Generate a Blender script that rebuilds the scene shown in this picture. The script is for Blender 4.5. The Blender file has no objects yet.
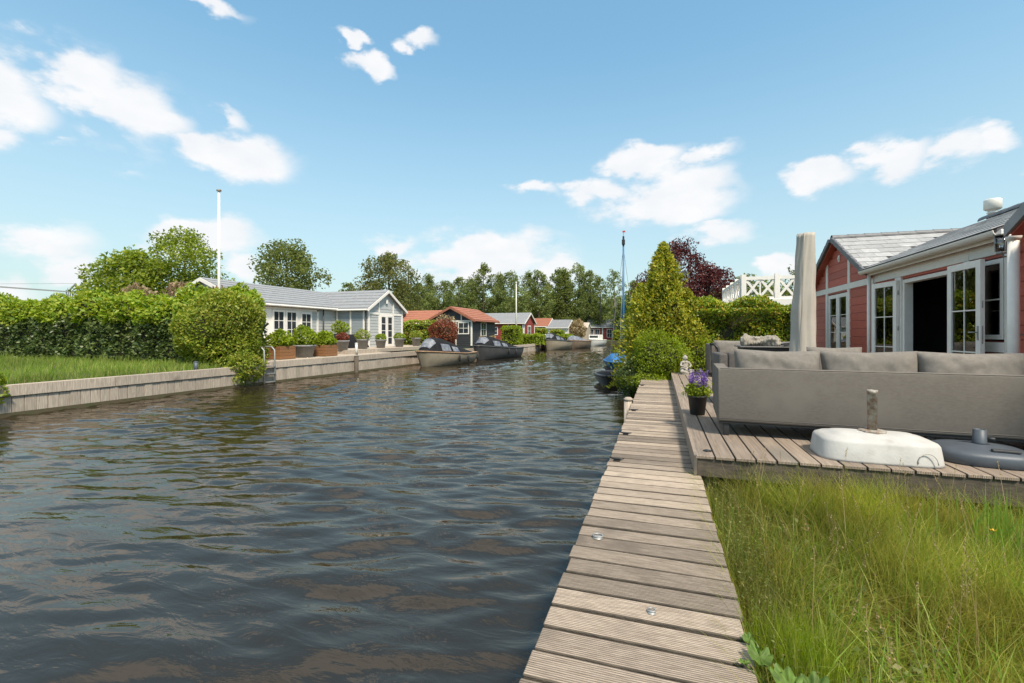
import bpy, bmesh, math, random
import numpy as np
from mathutils import Vector, Matrix, noise

random.seed(7)
RNG = np.random.default_rng(7)
SC = bpy.context.scene
COL = SC.collection
PI = math.pi
R = math.radians

# ------------------------------------------------------------------ camera
EYE = 1.85                      # metres above the water
YAW = R(18.0)                   # the view is turned left of the canal's direction (+Y)
FPX = 455.1
SN, CS = math.sin(YAW), math.cos(YAW)
cam_d = bpy.data.cameras.new("camera")
cam = bpy.data.objects.new("camera", cam_d)
COL.objects.link(cam)
cam.location = (0, 0, EYE)
cam.rotation_euler = (R(90), 0, YAW)
cam_d.sensor_width = 36
cam_d.lens = 16.0
cam_d.shift_y = -0.0083
cam_d.clip_start = 0.05
cam_d.clip_end = 3000
SC.camera = cam

# ------------------------------------------------------------------ light
SUN_AZ, SUN_EL = R(138), R(54)   # azimuth from +Y, clockwise
SUN_STRENGTH = 2.3
SKY_STRENGTH = 0.15
EXPOSURE = 1.26
SKY_GAMMA = 0.62               # thin veil of haze evens the sky out
SKY_TINT = (.65, .985, 1.05)
CLOUD = 0.42
SC.view_settings.view_transform = 'Standard'
SC.view_settings.look = 'None'
SC.view_settings.gamma = 1.0
SC.view_settings.use_curve_mapping = False
SC.view_settings.exposure = EXPOSURE
SC.cycles.max_bounces = 8
SC.cycles.transparent_max_bounces = 12
SC.cycles.caustics_reflective = False
SC.cycles.caustics_refractive = False
SC.cycles.sample_clamp_indirect = 6

sun_d = bpy.data.lights.new("sun", 'SUN')
sun_d.energy = SUN_STRENGTH
sun_d.angle = R(9.0)          # thin veil of cloud: soft edged shadows
sun_d.color = (1.0, 0.91, 0.77)
sun = bpy.data.objects.new("sun", sun_d)
COL.objects.link(sun)
sdir = Vector((math.sin(SUN_AZ) * math.cos(SUN_EL), math.cos(SUN_AZ) * math.cos(SUN_EL), math.sin(SUN_EL)))
sun.rotation_euler = sdir.to_track_quat('Z', 'Y').to_euler()
sun.location = sdir * 50

def azel(px, py):
    cx = (px - 512) / FPX
    return math.atan(cx) - YAW, math.atan2((333 - py) / FPX, math.sqrt(1 + cx * cx))

# clouds: direction (seen from the terrace), angular radii, density
CL = [(6, 98, 58, 46, 1), (78, 75, 66, 44, 1), (118, 106, 76, 44, 1), (160, 126, 40, 22, .9), (240, 156, 60, 27, 1),
      (228, 116, 24, 14, .7), (205, 0, 46, 10, .9), (371, 62, 28, 13, 1), (360, 35, 20, 8, .75), (421, 46, 18, 11, .75),
      (640, 160, 50, 17, 1), (662, 196, 76, 31, 1), (604, 192, 44, 14, .8), (535, 192, 26, 8, .7), (706, 152, 32, 13, .9),
      (710, 233, 44, 14, .85), (824, 176, 36, 18, .9), (896, 158, 40, 24, .9), (945, 150, 60, 20, 1), (988, 140, 30, 18, 1),
      (490, 256, 82, 30, 1), (395, 243, 26, 12, .8), (545, 276, 50, 20, .85), (205, 240, 66, 24, 1), (45, 244, 62, 24, .8),
      (232, 272, 36, 20, .8), (70, 268, 46, 14, .6), (780, 266, 32, 12, .9), (1022, 172, 20, 8, .6), (10, 290, 30, 12, .6),
      (50, 143, 26, 8, .5), (120, 165, 22, 7, .45)]
cl = []
for px, py, rx, ry, s in CL:
    a, e = azel(px, py)
    a1, _ = azel(px + rx, py); a0, _ = azel(px - rx, py)
    _, e1 = azel(px, py - ry); _, e0 = azel(px, py + ry)
    cl.append((a, e, (a1 - a0) / 1.62, (e1 - e0) / 1.55, s))
rc = random.Random(3)
for k in range(26):             # the same kind of sky all round
    a = YAW * -1 + R(60 + 240 * (k + rc.random()) / 26)
    if a > PI: a -= 2 * PI
    e = R(rc.choice([8, 14, 20, 28, 36]) + rc.uniform(-3, 3))
    w = rc.uniform(.07, .17)
    cl.append((a, e, w, w * rc.uniform(.28, .42), rc.uniform(.7, 1)))
for k in range(26):             # broken cloud overhead
    cl.append((-3.1 + 6.2 * (k + rc.random()) / 26, R(rc.uniform(44, 72)), rc.uniform(.28, .5), rc.uniform(.12, .19), rc.uniform(.75, 1)))

world = bpy.data.worlds.new("World")
SC.world = world
world.use_nodes = True
nt = world.node_tree
nt.nodes.clear()
def wn(t, **k):
    n = nt.nodes.new(t)
    for a, b in k.items(): setattr(n, a, b)
    return n
def wl(a, b): nt.links.new(a, b)
def wmath(op, a, b=None, clamp=False):
    n = wn('ShaderNodeMath', operation=op, use_clamp=clamp)
    for i, s in enumerate((a, b)):
        if s is None: continue
        if isinstance(s, (int, float)): n.inputs[i].default_value = s
        else: wl(s, n.inputs[i])
    return n.outputs[0]
sky = wn('ShaderNodeTexSky', sky_type='NISHITA')
sky.sun_disc = False
sky.sun_elevation = SUN_EL
sky.sun_rotation = SUN_AZ % (2 * PI)
sky.air_density = 1.0
sky.dust_density = 0.6
sky.ozone_density = 1.6
tc = wn('ShaderNodeTexCoord')
sep = wn('ShaderNodeSeparateXYZ'); wl(tc.outputs['Generated'], sep.inputs[0])
az = wmath('ARCTAN2', sep.outputs[0], sep.outputs[1])
el = wmath('ARCSINE', sep.outputs[2])
nz = wn('ShaderNodeTexNoise'); nz.inputs['Scale'].default_value = 9; nz.inputs['Detail'].default_value = 7; nz.inputs['Roughness'].default_value = .55
mp = wn('ShaderNodeMapping'); mp.inputs['Scale'].default_value = (1, 1, 1.9)
wl(tc.outputs['Generated'], mp.inputs[0]); wl(mp.outputs[0], nz.inputs['Vector'])
cmb = wn('ShaderNodeCombineXYZ'); wl(az, cmb.inputs[0]); wl(el, cmb.inputs[1])
off = wn('ShaderNodeVectorMath', operation='SUBTRACT'); wl(nz.outputs['Color'], off.inputs[0]); off.inputs[1].default_value = (.5, .5, .5)
off2 = wn('ShaderNodeVectorMath', operation='MULTIPLY'); wl(off.outputs[0], off2.inputs[0]); off2.inputs[1].default_value = (.15, .10, 0)
pos = wn('ShaderNodeVectorMath', operation='ADD'); wl(cmb.outputs[0], pos.inputs[0]); wl(off2.outputs[0], pos.inputs[1])
acc = None
for a, e, ra, re_, s in cl:
    d = wn('ShaderNodeVectorMath', operation='SUBTRACT'); wl(pos.outputs[0], d.inputs[0]); d.inputs[1].default_value = (a, e, 0)
    m = wn('ShaderNodeVectorMath', operation='MULTIPLY'); wl(d.outputs[0], m.inputs[0]); m.inputs[1].default_value = (1 / ra, 1 / re_, 0)
    ln = wn('ShaderNodeVectorMath', operation='LENGTH'); wl(m.outputs[0], ln.inputs[0])
    v = wmath('MULTIPLY', wmath('SUBTRACT', 1.0, ln.outputs['Value'], True), s)
    acc = v if acc is None else wmath('MAXIMUM', acc, v)
vr = wn('ShaderNodeMapRange', interpolation_type='SMOOTHSTEP'); wl(el, vr.inputs[0])     # a broken veil of cloud high overhead, all the way round: it greys the water
vr.inputs[1].default_value = R(38); vr.inputs[2].default_value = R(52); vr.inputs[3].default_value = 0; vr.inputs[4].default_value = .40
acc = wmath('MAXIMUM', acc, vr.outputs[0])
fb = wmath('MULTIPLY', wmath('SUBTRACT', nz.outputs['Fac'], .5), 2.3)
den = wmath('ADD', acc, wmath('MULTIPLY', fb, wmath('MINIMUM', wmath('MULTIPLY', acc, 3.0), 1.0)))
mr = wn('ShaderNodeMapRange', interpolation_type='SMOOTHSTEP'); wl(den, mr.inputs[0])
mr.inputs[1].default_value = .0; mr.inputs[2].default_value = .56; mr.inputs[3].default_value = 0; mr.inputs[4].default_value = .96
nz2 = wn('ShaderNodeTexNoise'); nz2.inputs['Scale'].default_value = 14; nz2.inputs['Detail'].default_value = 4
wl(mp.outputs[0], nz2.inputs['Vector'])
cr = wn('ShaderNodeMixRGB'); wl(nz2.outputs['Fac'], cr.inputs[0])
cr.inputs[1].default_value = (.84, .87, .92, 1); cr.inputs[2].default_value = (1.06, 1.05, 1.04, 1)
sg = wn('ShaderNodeGamma'); wl(sky.outputs[0], sg.inputs[0]); sg.inputs[1].default_value = SKY_GAMMA
st_ = wn('ShaderNodeMixRGB', blend_type='MULTIPLY'); st_.inputs[0].default_value = 1; wl(sg.outputs[0], st_.inputs[1]); st_.inputs[2].default_value = (*SKY_TINT, 1)
hz = wmath('POWER', wmath('SUBTRACT', 1.0, wmath('MULTIPLY', wmath('ABSOLUTE', el), 1.75), True), 1.5)   # paler toward the horizon
hm = wn('ShaderNodeMixRGB'); wl(wmath('MULTIPLY', hz, .85), hm.inputs[0]); wl(st_.outputs[0], hm.inputs[1]); hm.inputs[2].default_value = (2.0, 2.2, 2.02, 1)
bg = wn('ShaderNodeBackground'); wl(hm.outputs[0], bg.inputs[0]); bg.inputs[1].default_value = SKY_STRENGTH
bg2 = wn('ShaderNodeBackground'); wl(cr.outputs[0], bg2.inputs[0]); bg2.inputs[1].default_value = CLOUD
mx = wn('ShaderNodeMixShader'); wl(mr.outputs[0], mx.inputs[0]); wl(bg.outputs[0], mx.inputs[1]); wl(bg2.outputs[0], mx.inputs[2])
ow = wn('ShaderNodeOutputWorld'); wl(mx.outputs[0], ow.inputs[0])

# ------------------------------------------------------------------ mesh helpers
class MB:
    def __init__(s): s.v = []; s.f = []
    def add(s, vs, fs):
        o = len(s.v); s.v += [tuple(p) for p in vs]; s.f += [tuple(i + o for i in f) for f in fs]; return s
    def obox(s, O, u, v, n, a, b, c):
        O, u, v, n = Vector(O), Vector(u), Vector(v), Vector(n)
        vs = [O + u * a[i] + v * b[j] + n * c[k] for i in (0, 1) for j in (0, 1) for k in (0, 1)]
        fs = [(0, 1, 3, 2), (4, 6, 7, 5), (0, 4, 5, 1), (2, 3, 7, 6), (0, 2, 6, 4), (1, 5, 7, 3)]
        return s.add(vs, fs)
    def box(s, x0, x1, y0, y1, z0, z1):
        return s.obox((0, 0, 0), (1, 0, 0), (0, 1, 0), (0, 0, 1), (x0, x1), (y0, y1), (z0, z1))
    def bar(s, p, q, w, h=None):
        p, q = Vector(p), Vector(q); d = (q - p); L = d.length; d = d / L
        a = Vector((0, 0, 1)) if abs(d.z) < .9 else Vector((1, 0, 0))
        u = d.cross(a).normalized(); v = u.cross(d)
        h = h or w
        return s.obox(p, d, u, v, (0, L), (-w / 2, w / 2), (-h / 2, h / 2))
    def tube(s, pts, rads, n=8):
        pts = [Vector(p) for p in pts]
        if not hasattr(rads, '__len__'): rads = [rads] * len(pts)
        vs = []; fs = []
        for i, p in enumerate(pts):
            d = (pts[min(i + 1, len(pts) - 1)] - pts[max(i - 1, 0)]).normalized()
            a = Vector((0, 0, 1)) if abs(d.z) < .9 else Vector((1, 0, 0))
            u = d.cross(a).normalized(); w = u.cross(d)
            for k in range(n):
                t = 2 * PI * k / n
                vs.append(p + (u * math.cos(t) + w * math.sin(t)) * rads[i])
        for i in range(len(pts) - 1):
            for k in range(n):
                fs.append((i * n + k, i * n + (k + 1) % n, (i + 1) * n + (k + 1) % n, (i + 1) * n + k))
        fs.append(tuple(range(n - 1, -1, -1))); fs.append(tuple(range((len(pts) - 1) * n, len(pts) * n)))
        return s.add(vs, fs)
    def lathe(s, cx, cy, prof, n=16, sx=1, sy=1, power=2.0):
        vs = []; fs = []
        for r, z in prof:
            for k in range(n):
                t = 2 * PI * k / n; c, d = math.cos(t), math.sin(t)
                if power != 2.0:
                    q = (abs(c) ** power + abs(d) ** power) ** (-1 / power); c *= q; d *= q
                vs.append((cx + r * c * sx, cy + r * d * sy, z))
        for i in range(len(prof) - 1):
            for k in range(n):
                fs.append((i * n + k, i * n + (k + 1) % n, (i + 1) * n + (k + 1) % n, (i + 1) * n + k))
        fs.append(tuple(range(n - 1, -1, -1))); fs.append(tuple(range((len(prof) - 1) * n, len(prof) * n)))
        return s.add(vs, fs)
    def prism(s, poly, vec):
        poly = [Vector(p) for p in poly]; vec = Vector(vec); n = len(poly)
        vs = poly + [p + vec for p in poly]
        fs = [tuple(range(n - 1, -1, -1)), tuple(range(n, 2 * n))] + [(i, (i + 1) % n, n + (i + 1) % n, n + i) for i in range(n)]
        return s.add(vs, fs)
    def blob(s, c, r, seg=10, rings=7):
        vs = []; fs = []
        r = r if hasattr(r, '__len__') else (r, r, r)
        for i in range(rings + 1):
            th = PI * i / rings
            for k in range(seg):
                ph = 2 * PI * k / seg
                vs.append((c[0] + r[0] * math.sin(th) * math.cos(ph), c[1] + r[1] * math.sin(th) * math.sin(ph), c[2] + r[2] * math.cos(th)))
        for i in range(rings):
            for k in range(seg):
                fs.append((i * seg + k, (i + 1) * seg + k, (i + 1) * seg + (k + 1) % seg, i * seg + (k + 1) % seg))
        return s.add(vs, fs)
    def pillow(s, mat, w, h, d, seed=0, wr=.012, nu=18, nv=12):
        vs = []; fs = []
        for side in (1, -1):
            o = len(vs)
            for i in range(nu + 1):
                for j in range(nv + 1):
                    a = -1 + 2 * i / nu; b = -1 + 2 * j / nv
                    th = (max(0, 1 - abs(a) ** 4) ** .5) * (max(0, 1 - abs(b) ** 4) ** .5)
                    x = a * w / 2 * (1 - .05 * (1 - abs(b))); y = b * h / 2 * (1 - .07 * (1 - abs(a)))
                    nn = noise.noise(Vector((x * 5 + seed * 9, y * 7, side * 2))) * wr * 1.6 + noise.noise(Vector((x * 14 + seed, y * 12, side))) * wr * .7
                    vs.append(mat @ Vector((x, y, side * (d / 2 * th + nn * th))))
            for i in range(nu):
                for j in range(nv):
                    q = [o + i * (nv + 1) + j, o + (i + 1) * (nv + 1) + j, o + (i + 1) * (nv + 1) + j + 1, o + i * (nv + 1) + j + 1]
                    fs.append(tuple(q if side > 0 else q[::-1]))
        return s.add(vs, fs)

WM = {}          # world matrix of every Empty / parent
def wmat(o): return WM.get(o.name, Matrix.Identity(4)) if o else Matrix.Identity(4)

def thing(name, label, cat, loc=(0, 0, 0), rz=0, group=None):
    o = bpy.data.objects.new(name, None); COL.objects.link(o)
    o.location = loc; o.rotation_euler = (0, 0, rz); o.empty_display_size = .2
    WM[o.name] = Matrix.Translation(Vector(loc)) @ Matrix.Rotation(rz, 4, 'Z')
    tag(o, label, cat, group); return o
def tag(o, label, cat=None, group=None, kind=None):
    if label: o['label'] = label
    if cat: o['category'] = cat
    if group: o['group'] = group
    if kind: o['kind'] = kind
    return o
def link(name, me, parent=None, kind=None, M=None, world=True):
    o = bpy.data.objects.new(name, me); COL.objects.link(o)
    if parent:
        o.parent = parent
        PW = wmat(parent)
    else: PW = Matrix.Identity(4)
    if M is not None:
        o.matrix_basis = PW.inverted() @ M if world else M
        WM[o.name] = M if world else PW @ M
    else: WM[o.name] = PW
    if kind: o['kind'] = kind
    return o
def mesh_of(name, mb, mat, smooth=False, inv=None):
    me = bpy.data.meshes.new(name)
    vs = mb.v if inv is None else [tuple(inv @ Vector(p)) for p in mb.v]
    me.from_pydata(vs, [], mb.f); me.update()
    bm = bmesh.new(); bm.from_mesh(me); bmesh.ops.recalc_face_normals(bm, faces=bm.faces); bm.to_mesh(me); bm.free()
    if smooth: me.shade_smooth()
    me.materials.append(mat); return me
def build(name, mb, mat, parent=None, smooth=False, bevel=0, local=False, kind=None, seg=2, auto=None):
    inv = None if (parent is None or local) else wmat(parent).inverted()
    o = link(name, mesh_of(name, mb, mat, smooth, inv), parent, kind)
    if bevel:
        m = o.modifiers.new("bevel", 'BEVEL'); m.width = bevel; m.segments = seg; m.limit_method = 'ANGLE'; m.angle_limit = R(35)
    return o
def np_mesh(name, verts, faces, mat, parent=None, kind=None, smooth=False):
    verts = np.asarray(verts, dtype=np.float32)
    if parent is not None:
        t = wmat(parent).to_translation(); verts = verts - np.array(t, dtype=np.float32)
    faces = np.asarray(faces, dtype=np.int32); n, k = faces.shape
    me = bpy.data.meshes.new(name)
    me.vertices.add(len(verts)); me.vertices.foreach_set('co', verts.ravel())
    me.loops.add(n * k); me.loops.foreach_set('vertex_index', faces.ravel())
    me.polygons.add(n); me.polygons.foreach_set('loop_start', np.arange(0, n * k, k, dtype=np.int32))
    me.update(calc_edges=True)
    if smooth: me.shade_smooth()
    me.materials.append(mat)
    return link(name, me, parent, kind)
def dup_tree(o, loc, rz=None, label=None, group=None):
    c = o.copy(); COL.objects.link(c); c.location = loc
    if rz is not None: c.rotation_euler = (0, 0, rz)
    if label: c['label'] = label
    if group: c['group'] = group
    for ch in list(o.children):
        d = ch.copy(); COL.objects.link(d); d.parent = c
        for g in list(ch.children):
            e = g.copy(); COL.objects.link(e); e.parent = d
    return c

# ------------------------------------------------------------------ materials
def newmat(name):
    m = bpy.data.materials.new(name); m.use_nodes = True
    t = m.node_tree; b = t.nodes['Principled BSDF']; return m, t, b
def M(name, c, rough=.6, c2=None, sc=6, stretch=(1, 1, 1), bump=0, bsc=60, metal=0, rnd=0, spec=.5, c3=None, s3=2.0, t3=.6, groove=None, gax='Y', lo=.35, hi=.65):
    m, t, b = newmat(name); N = t.nodes.new; L = t.links.new
    b.inputs['Roughness'].default_value = rough; b.inputs['Metallic'].default_value = metal
    b.inputs['Specular IOR Level'].default_value = spec
    tc = N('ShaderNodeTexCoord'); oi = N('ShaderNodeObjectInfo')
    of = N('ShaderNodeVectorMath'); of.operation = 'MULTIPLY_ADD'
    cb = N('ShaderNodeCombineXYZ')
    for i in range(3): L(oi.outputs['Random'], cb.inputs[i])
    L(cb.outputs[0], of.inputs[0]); of.inputs[1].default_value = (37, 53, 29); L(tc.outputs['Object'], of.inputs[2])
    mp = N('ShaderNodeMapping'); mp.inputs['Scale'].default_value = stretch; L(of.outputs[0], mp.inputs[0])
    nz = N('ShaderNodeTexNoise'); nz.inputs['Scale'].default_value = sc; nz.inputs['Detail'].default_value = 7; nz.inputs['Roughness'].default_value = .6
    L(mp.outputs[0], nz.inputs['Vector'])
    c2 = c2 or tuple(x * .8 for x in c)
    rp = N('ShaderNodeValToRGB'); rp.color_ramp.elements[0].position = lo; rp.color_ramp.elements[1].position = hi
    rp.color_ramp.elements[0].color = (*c, 1); rp.color_ramp.elements[1].color = (*c2, 1); L(nz.outputs['Fac'], rp.inputs[0])
    out = rp.outputs[0]
    if c3:
        n3 = N('ShaderNodeTexNoise'); n3.inputs['Scale'].default_value = s3; n3.inputs['Detail'].default_value = 5; L(of.outputs[0], n3.inputs['Vector'])
        r3 = N('ShaderNodeMapRange'); r3.inputs[1].default_value = t3; r3.inputs[2].default_value = t3 + .14; L(n3.outputs['Fac'], r3.inputs[0])
        x3 = N('ShaderNodeMixRGB'); L(r3.outputs[0], x3.inputs[0]); L(out, x3.inputs[1]); x3.inputs[2].default_value = (*c3, 1); out = x3.outputs[0]
    if rnd:
        hs = N('ShaderNodeHueSaturation'); mr = N('ShaderNodeMapRange'); mr.inputs[3].default_value = 1 - rnd; mr.inputs[4].default_value = 1 + rnd
        L(oi.outputs['Random'], mr.inputs[0]); L(mr.outputs[0], hs.inputs['Value']); L(out, hs.inputs['Color']); out = hs.outputs[0]
    hgt = None
    if groove:
        wv = N('ShaderNodeTexWave'); wv.wave_type = 'BANDS'; wv.bands_direction = gax; wv.inputs['Scale'].default_value = groove
        L(tc.outputs['Object'], wv.inputs['Vector'])
        gm = N('ShaderNodeMapRange'); gm.inputs[1].default_value = .0; gm.inputs[2].default_value = .5; gm.inputs[3].default_value = .38; gm.inputs[4].default_value = 1
        L(wv.outputs['Fac'], gm.inputs[0])
        gx = N('ShaderNodeMixRGB'); gx.blend_type = 'MULTIPLY'; gx.inputs[0].default_value = .9; L(out, gx.inputs[1]); L(gm.outputs[0], gx.inputs[2]); out = gx.outputs[0]
        bp0 = N('ShaderNodeBump'); bp0.inputs['Strength'].default_value = .7; bp0.inputs['Distance'].default_value = .004; L(wv.outputs['Fac'], bp0.inputs['Height']); hgt = bp0
    L(out, b.inputs['Base Color'])
    if bump:
        nb = N('ShaderNodeTexNoise'); nb.inputs['Scale'].default_value = bsc; nb.inputs['Detail'].default_value = 5; L(mp.outputs[0], nb.inputs['Vector'])
        bp = N('ShaderNodeBump'); bp.inputs['Strength'].default_value = bump; bp.inputs['Distance'].default_value = .01; L(nb.outputs['Fac'], bp.inputs['Height'])
        if hgt: L(hgt.outputs[0], bp.inputs['Normal'])
        L(bp.outputs[0], b.inputs['Normal'])
    elif hgt: L(hgt.outputs[0], b.inputs['Normal'])
    return m
def leafmat(name, cols, trans=.35, rough=.5, var=.25, nsc=.9, alt=None, asc=1.5):
    cols = [tuple(min(.45, v * 1.25) for v in c) for c in cols]
    m, t, b = newmat(name); N = t.nodes.new; L = t.links.new
    g = N('ShaderNodeNewGeometry'); rp = N('ShaderNodeValToRGB'); e = rp.color_ramp.elements
    while len(e) < len(cols): e.new(.5)
    for i, c in enumerate(cols): e[i].position = i / (len(cols) - 1); e[i].color = (*c, 1)
    L(g.outputs['Random Per Island'], rp.inputs[0])
    tc = N('ShaderNodeTexCoord'); nz = N('ShaderNodeTexNoise'); nz.inputs['Scale'].default_value = nsc; nz.inputs['Detail'].default_value = 3
    L(tc.outputs['Object'], nz.inputs['Vector'])
    mr = N('ShaderNodeMapRange'); mr.inputs[1].default_value = .3; mr.inputs[2].default_value = .7; mr.inputs[3].default_value = 1 - var; mr.inputs[4].default_value = 1 + var; L(nz.outputs['Fac'], mr.inputs[0])
    src = rp.outputs[0]
    if alt:
        na_ = N('ShaderNodeTexNoise'); na_.inputs['Scale'].default_value = asc; na_.inputs['Detail'].default_value = 4; L(tc.outputs['Object'], na_.inputs['Vector'])
        ra_ = N('ShaderNodeMapRange'); ra_.inputs[1].default_value = .46; ra_.inputs[2].default_value = .66; ra_.inputs[4].default_value = .6; L(na_.outputs['Fac'], ra_.inputs[0])
        xa_ = N('ShaderNodeMixRGB'); L(ra_.outputs[0], xa_.inputs[0]); L(src, xa_.inputs[1]); xa_.inputs[2].default_value = (*alt, 1); src = xa_.outputs[0]
    hs = N('ShaderNodeHueSaturation'); L(mr.outputs[0], hs.inputs['Value']); L(src, hs.inputs['Color'])
    L(hs.outputs[0], b.inputs['Base Color']); b.inputs['Roughness'].default_value = rough; b.inputs['Specular IOR Level'].default_value = .35
    tr = N('ShaderNodeBsdfTranslucent'); 
    hs2 = N('ShaderNodeHueSaturation'); hs2.inputs['Saturation'].default_value = 1.1; hs2.inputs['Value'].default_value = 1.6; L(hs.outputs[0], hs2.inputs['Color']); L(hs2.outputs[0], tr.inputs['Color'])
    mx = N('ShaderNodeMixShader'); mx.inputs[0].default_value = trans; L(b.outputs[0], mx.inputs[1]); L(tr.outputs[0], mx.inputs[2])
    L(mx.outputs[0], t.nodes['Material Output'].inputs[0]); return m
def glassmat(name, tint=(.9, .95, .93)):
    m, t, b = newmat(name); N = t.nodes.new; L = t.links.new
    t.nodes.remove(b)
    tr = N('ShaderNodeBsdfTransparent'); tr.inputs[0].default_value = (*tint, 1)
    gl = N('ShaderNodeBsdfGlossy'); gl.inputs['Roughness'].default_value = .01
    fr = N('ShaderNodeFresnel'); fr.inputs[0].default_value = 2.3
    mx = N('ShaderNodeMixShader'); L(fr.outputs[0], mx.inputs[0]); L(tr.outputs[0], mx.inputs[1]); L(gl.outputs[0], mx.inputs[2])
    L(mx.outputs[0], t.nodes['Material Output'].inputs[0]); return m

WHITE = M('white_paint', (.86, .81, .74), .45, (.79, .745, .68), sc=9, rnd=.04)
OFFW = M('cream_paint', (.70, .68, .62), .5, (.6, .58, .52), sc=7)
RED = M('red_boards', (.54, .125, .085), .55, (.46, .10, .07), sc=5, stretch=(1, 5, 5), rnd=.14, bump=.15, bsc=40)
REDW = M('red_wall', (.28, .06, .045), .6)
DECK = M('weathered_deck', (.53, .425, .33), .78, (.30, .23, .17), sc=5, stretch=(2.2, 26, 12), bump=.35, bsc=26, rnd=.40, c3=(.28, .22, .17), s3=2.6, t3=.58, groove=29.0)
DECK2 = M('terrace_deck', (.45, .355, .275), .72, (.27, .205, .155), sc=5, stretch=(1.2, 14, 8), bump=.3, bsc=26, rnd=.16, c3=(.24, .21, .17), s3=2.0, t3=.56, groove=29.0)
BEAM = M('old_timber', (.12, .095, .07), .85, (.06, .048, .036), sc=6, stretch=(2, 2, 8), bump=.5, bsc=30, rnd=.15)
QUAY = M('quay_timber', (.54, .45, .36), .85, (.30, .245, .19), sc=5, stretch=(14, 14, .7), bump=.5, bsc=18, rnd=.14, c3=(.20, .16, .12), s3=2.2, t3=.66)
FABRIC = M('grey_fabric', (.188, .166, .145), .95, (.156, .138, .121), sc=30, stretch=(1, 1, 3), bump=.35, bsc=420, spec=.2, c3=(.195, .173, .151), s3=2.2, t3=.5)
CUSH = M('cushion_fabric', (.235, .212, .185), .95, (.19, .17, .15), sc=22, bump=.4, bsc=300, spec=.2, c3=(.205, .184, .162), s3=7, t3=.55, rnd=.06)
BEIGE = M('beige_cover', (.47, .43, .37), .9, (.43, .39, .335), sc=5, bump=.12, bsc=260, spec=.2)
BEIGE2 = M('crumpled_cover', (.36, .325, .27), .9, (.22, .195, .16), sc=16, bump=.4, bsc=60, spec=.2)
BLACK = M('black_metal', (.022, .022, .023), .5)
DARK = M('dark_plastic', (.035, .036, .038), .55, (.05, .05, .052), sc=20)
CONC = M('white_concrete', (.50, .485, .46), .75, (.43, .415, .39), sc=7, bump=.2, bsc=50, c3=(.33, .32, .28), s3=4, t3=.62)
BLUEG = M('blue_grey_plastic', (.085, .10, .12), .5, (.065, .078, .095), sc=8, bump=.1, bsc=90)
STEEL = M('galvanised_steel', (.40, .40, .39), .5, (.28, .28, .27), sc=20, metal=.5)
RUST = M('rusty_steel', (.40, .39, .35), .6, (.20, .12, .07), sc=22, bump=.3, bsc=80, c3=(.19, .08, .035), s3=12, t3=.55)
TILE = M('slate_tile', (.40, .39, .38), .5, (.31, .305, .30), sc=12, bump=.2, bsc=90, rnd=.16, c3=(.46, .45, .44), s3=5, t3=.6)
TILED = M('dark_ridge_tile', (.15, .15, .155), .5, (.10, .10, .105), sc=10, rnd=.1)
TILEF = M('pale_tile', (.30, .30, .305), .5, (.235, .235, .24), sc=5, rnd=.05)
ORANGE = M('terracotta_tile', (.36, .14, .08), .75, (.27, .10, .06), sc=4, rnd=.1, bump=.2, bsc=20)
GREYB = M('grey_boards', (.50, .51, .50), .6, (.44, .45, .44), sc=4, stretch=(1, 1, 6), rnd=.04)
BLUEB = M('blue_grey_boards', (.31, .34, .36), .6, (.26, .29, .31), sc=4, stretch=(1, 1, 6))
BLACKB = M('black_boards', (.035, .037, .042), .6, (.05, .052, .058), sc=4, stretch=(1, 1, 6))
REDF = M('far_red_boards', (.33, .05, .04), .6)
TAN = M('tan_wall', (.5, .42, .33), .8)
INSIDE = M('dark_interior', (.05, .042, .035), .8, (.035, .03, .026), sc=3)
CURT = M('pale_curtain', (.5, .48, .44), .9, (.42, .4, .37), sc=4)
SOIL = M('meadow_soil', (.075, .075, .03), .95, (.05, .042, .025), sc=3, bump=.6, bsc=14, c3=(.07, .10, .025), s3=.4, t3=.45)
PAVE = M('bank_soil', (.09, .10, .04), .95, (.06, .055, .03), sc=.6)
POT = M('grey_pot', (.27, .265, .255), .75, (.2, .195, .19), sc=8, bump=.2, bsc=50)
CORTEN = M('orange_wood', (.30, .14, .055), .75, (.21, .095, .038), sc=6, stretch=(1, 1, 9), rnd=.08, bump=.2, bsc=30)
STONE = M('statue_stone', (.50, .46, .40), .9, (.25, .22, .18), sc=24, bump=.5, bsc=60, c3=(.14, .12, .09), s3=16, t3=.58)
WICK = M('wicker', (.13, .115, .105), .7, (.06, .052, .048), sc=40, stretch=(1, 1, 4), bump=.8, bsc=70)
HULLB = M('beige_hull', (.36, .30, .22), .45, (.30, .25, .18), sc=3)
HULLG = M('dark_grey_hull', (.06, .062, .062), .4, (.08, .08, .08), sc=3)
HULLT = M('brown_hull', (.22, .16, .11), .45)
WOODT = M('varnished_wood', (.36, .22, .12), .4, (.26, .15, .08), sc=6)
TARP = M('black_tarpaulin', (.014, .014, .016), .85, (.02, .02, .022), sc=5, bump=.5, bsc=8, spec=.15)
BTARP = M('blue_tarpaulin', (.025, .16, .40), .55, (.02, .13, .34), sc=6, bump=.5, bsc=9)
BLUE = M('blue_mast', (.03, .16, .36), .45)
PLASTW = M('boat_window', (.07, .085, .12), .45, (.26, .265, .28), sc=4, spec=.3)
BARK = M('bark', (.11, .085, .06), .9, (.065, .05, .036), sc=5, stretch=(3, 3, .6), bump=.7, bsc=12)
BIRCH = M('pale_bark', (.34, .32, .28), .85, (.14, .12, .1), sc=6)
ROPE = M('rope', (.42, .37, .28), .9)
REDP = M('red_paint', (.5, .05, .04), .5)
FARGLASS = M('dark_glass', (.03, .036, .042), .06, (.05, .058, .065), sc=2)
GLASS = glassmat('clear_glass')
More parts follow.
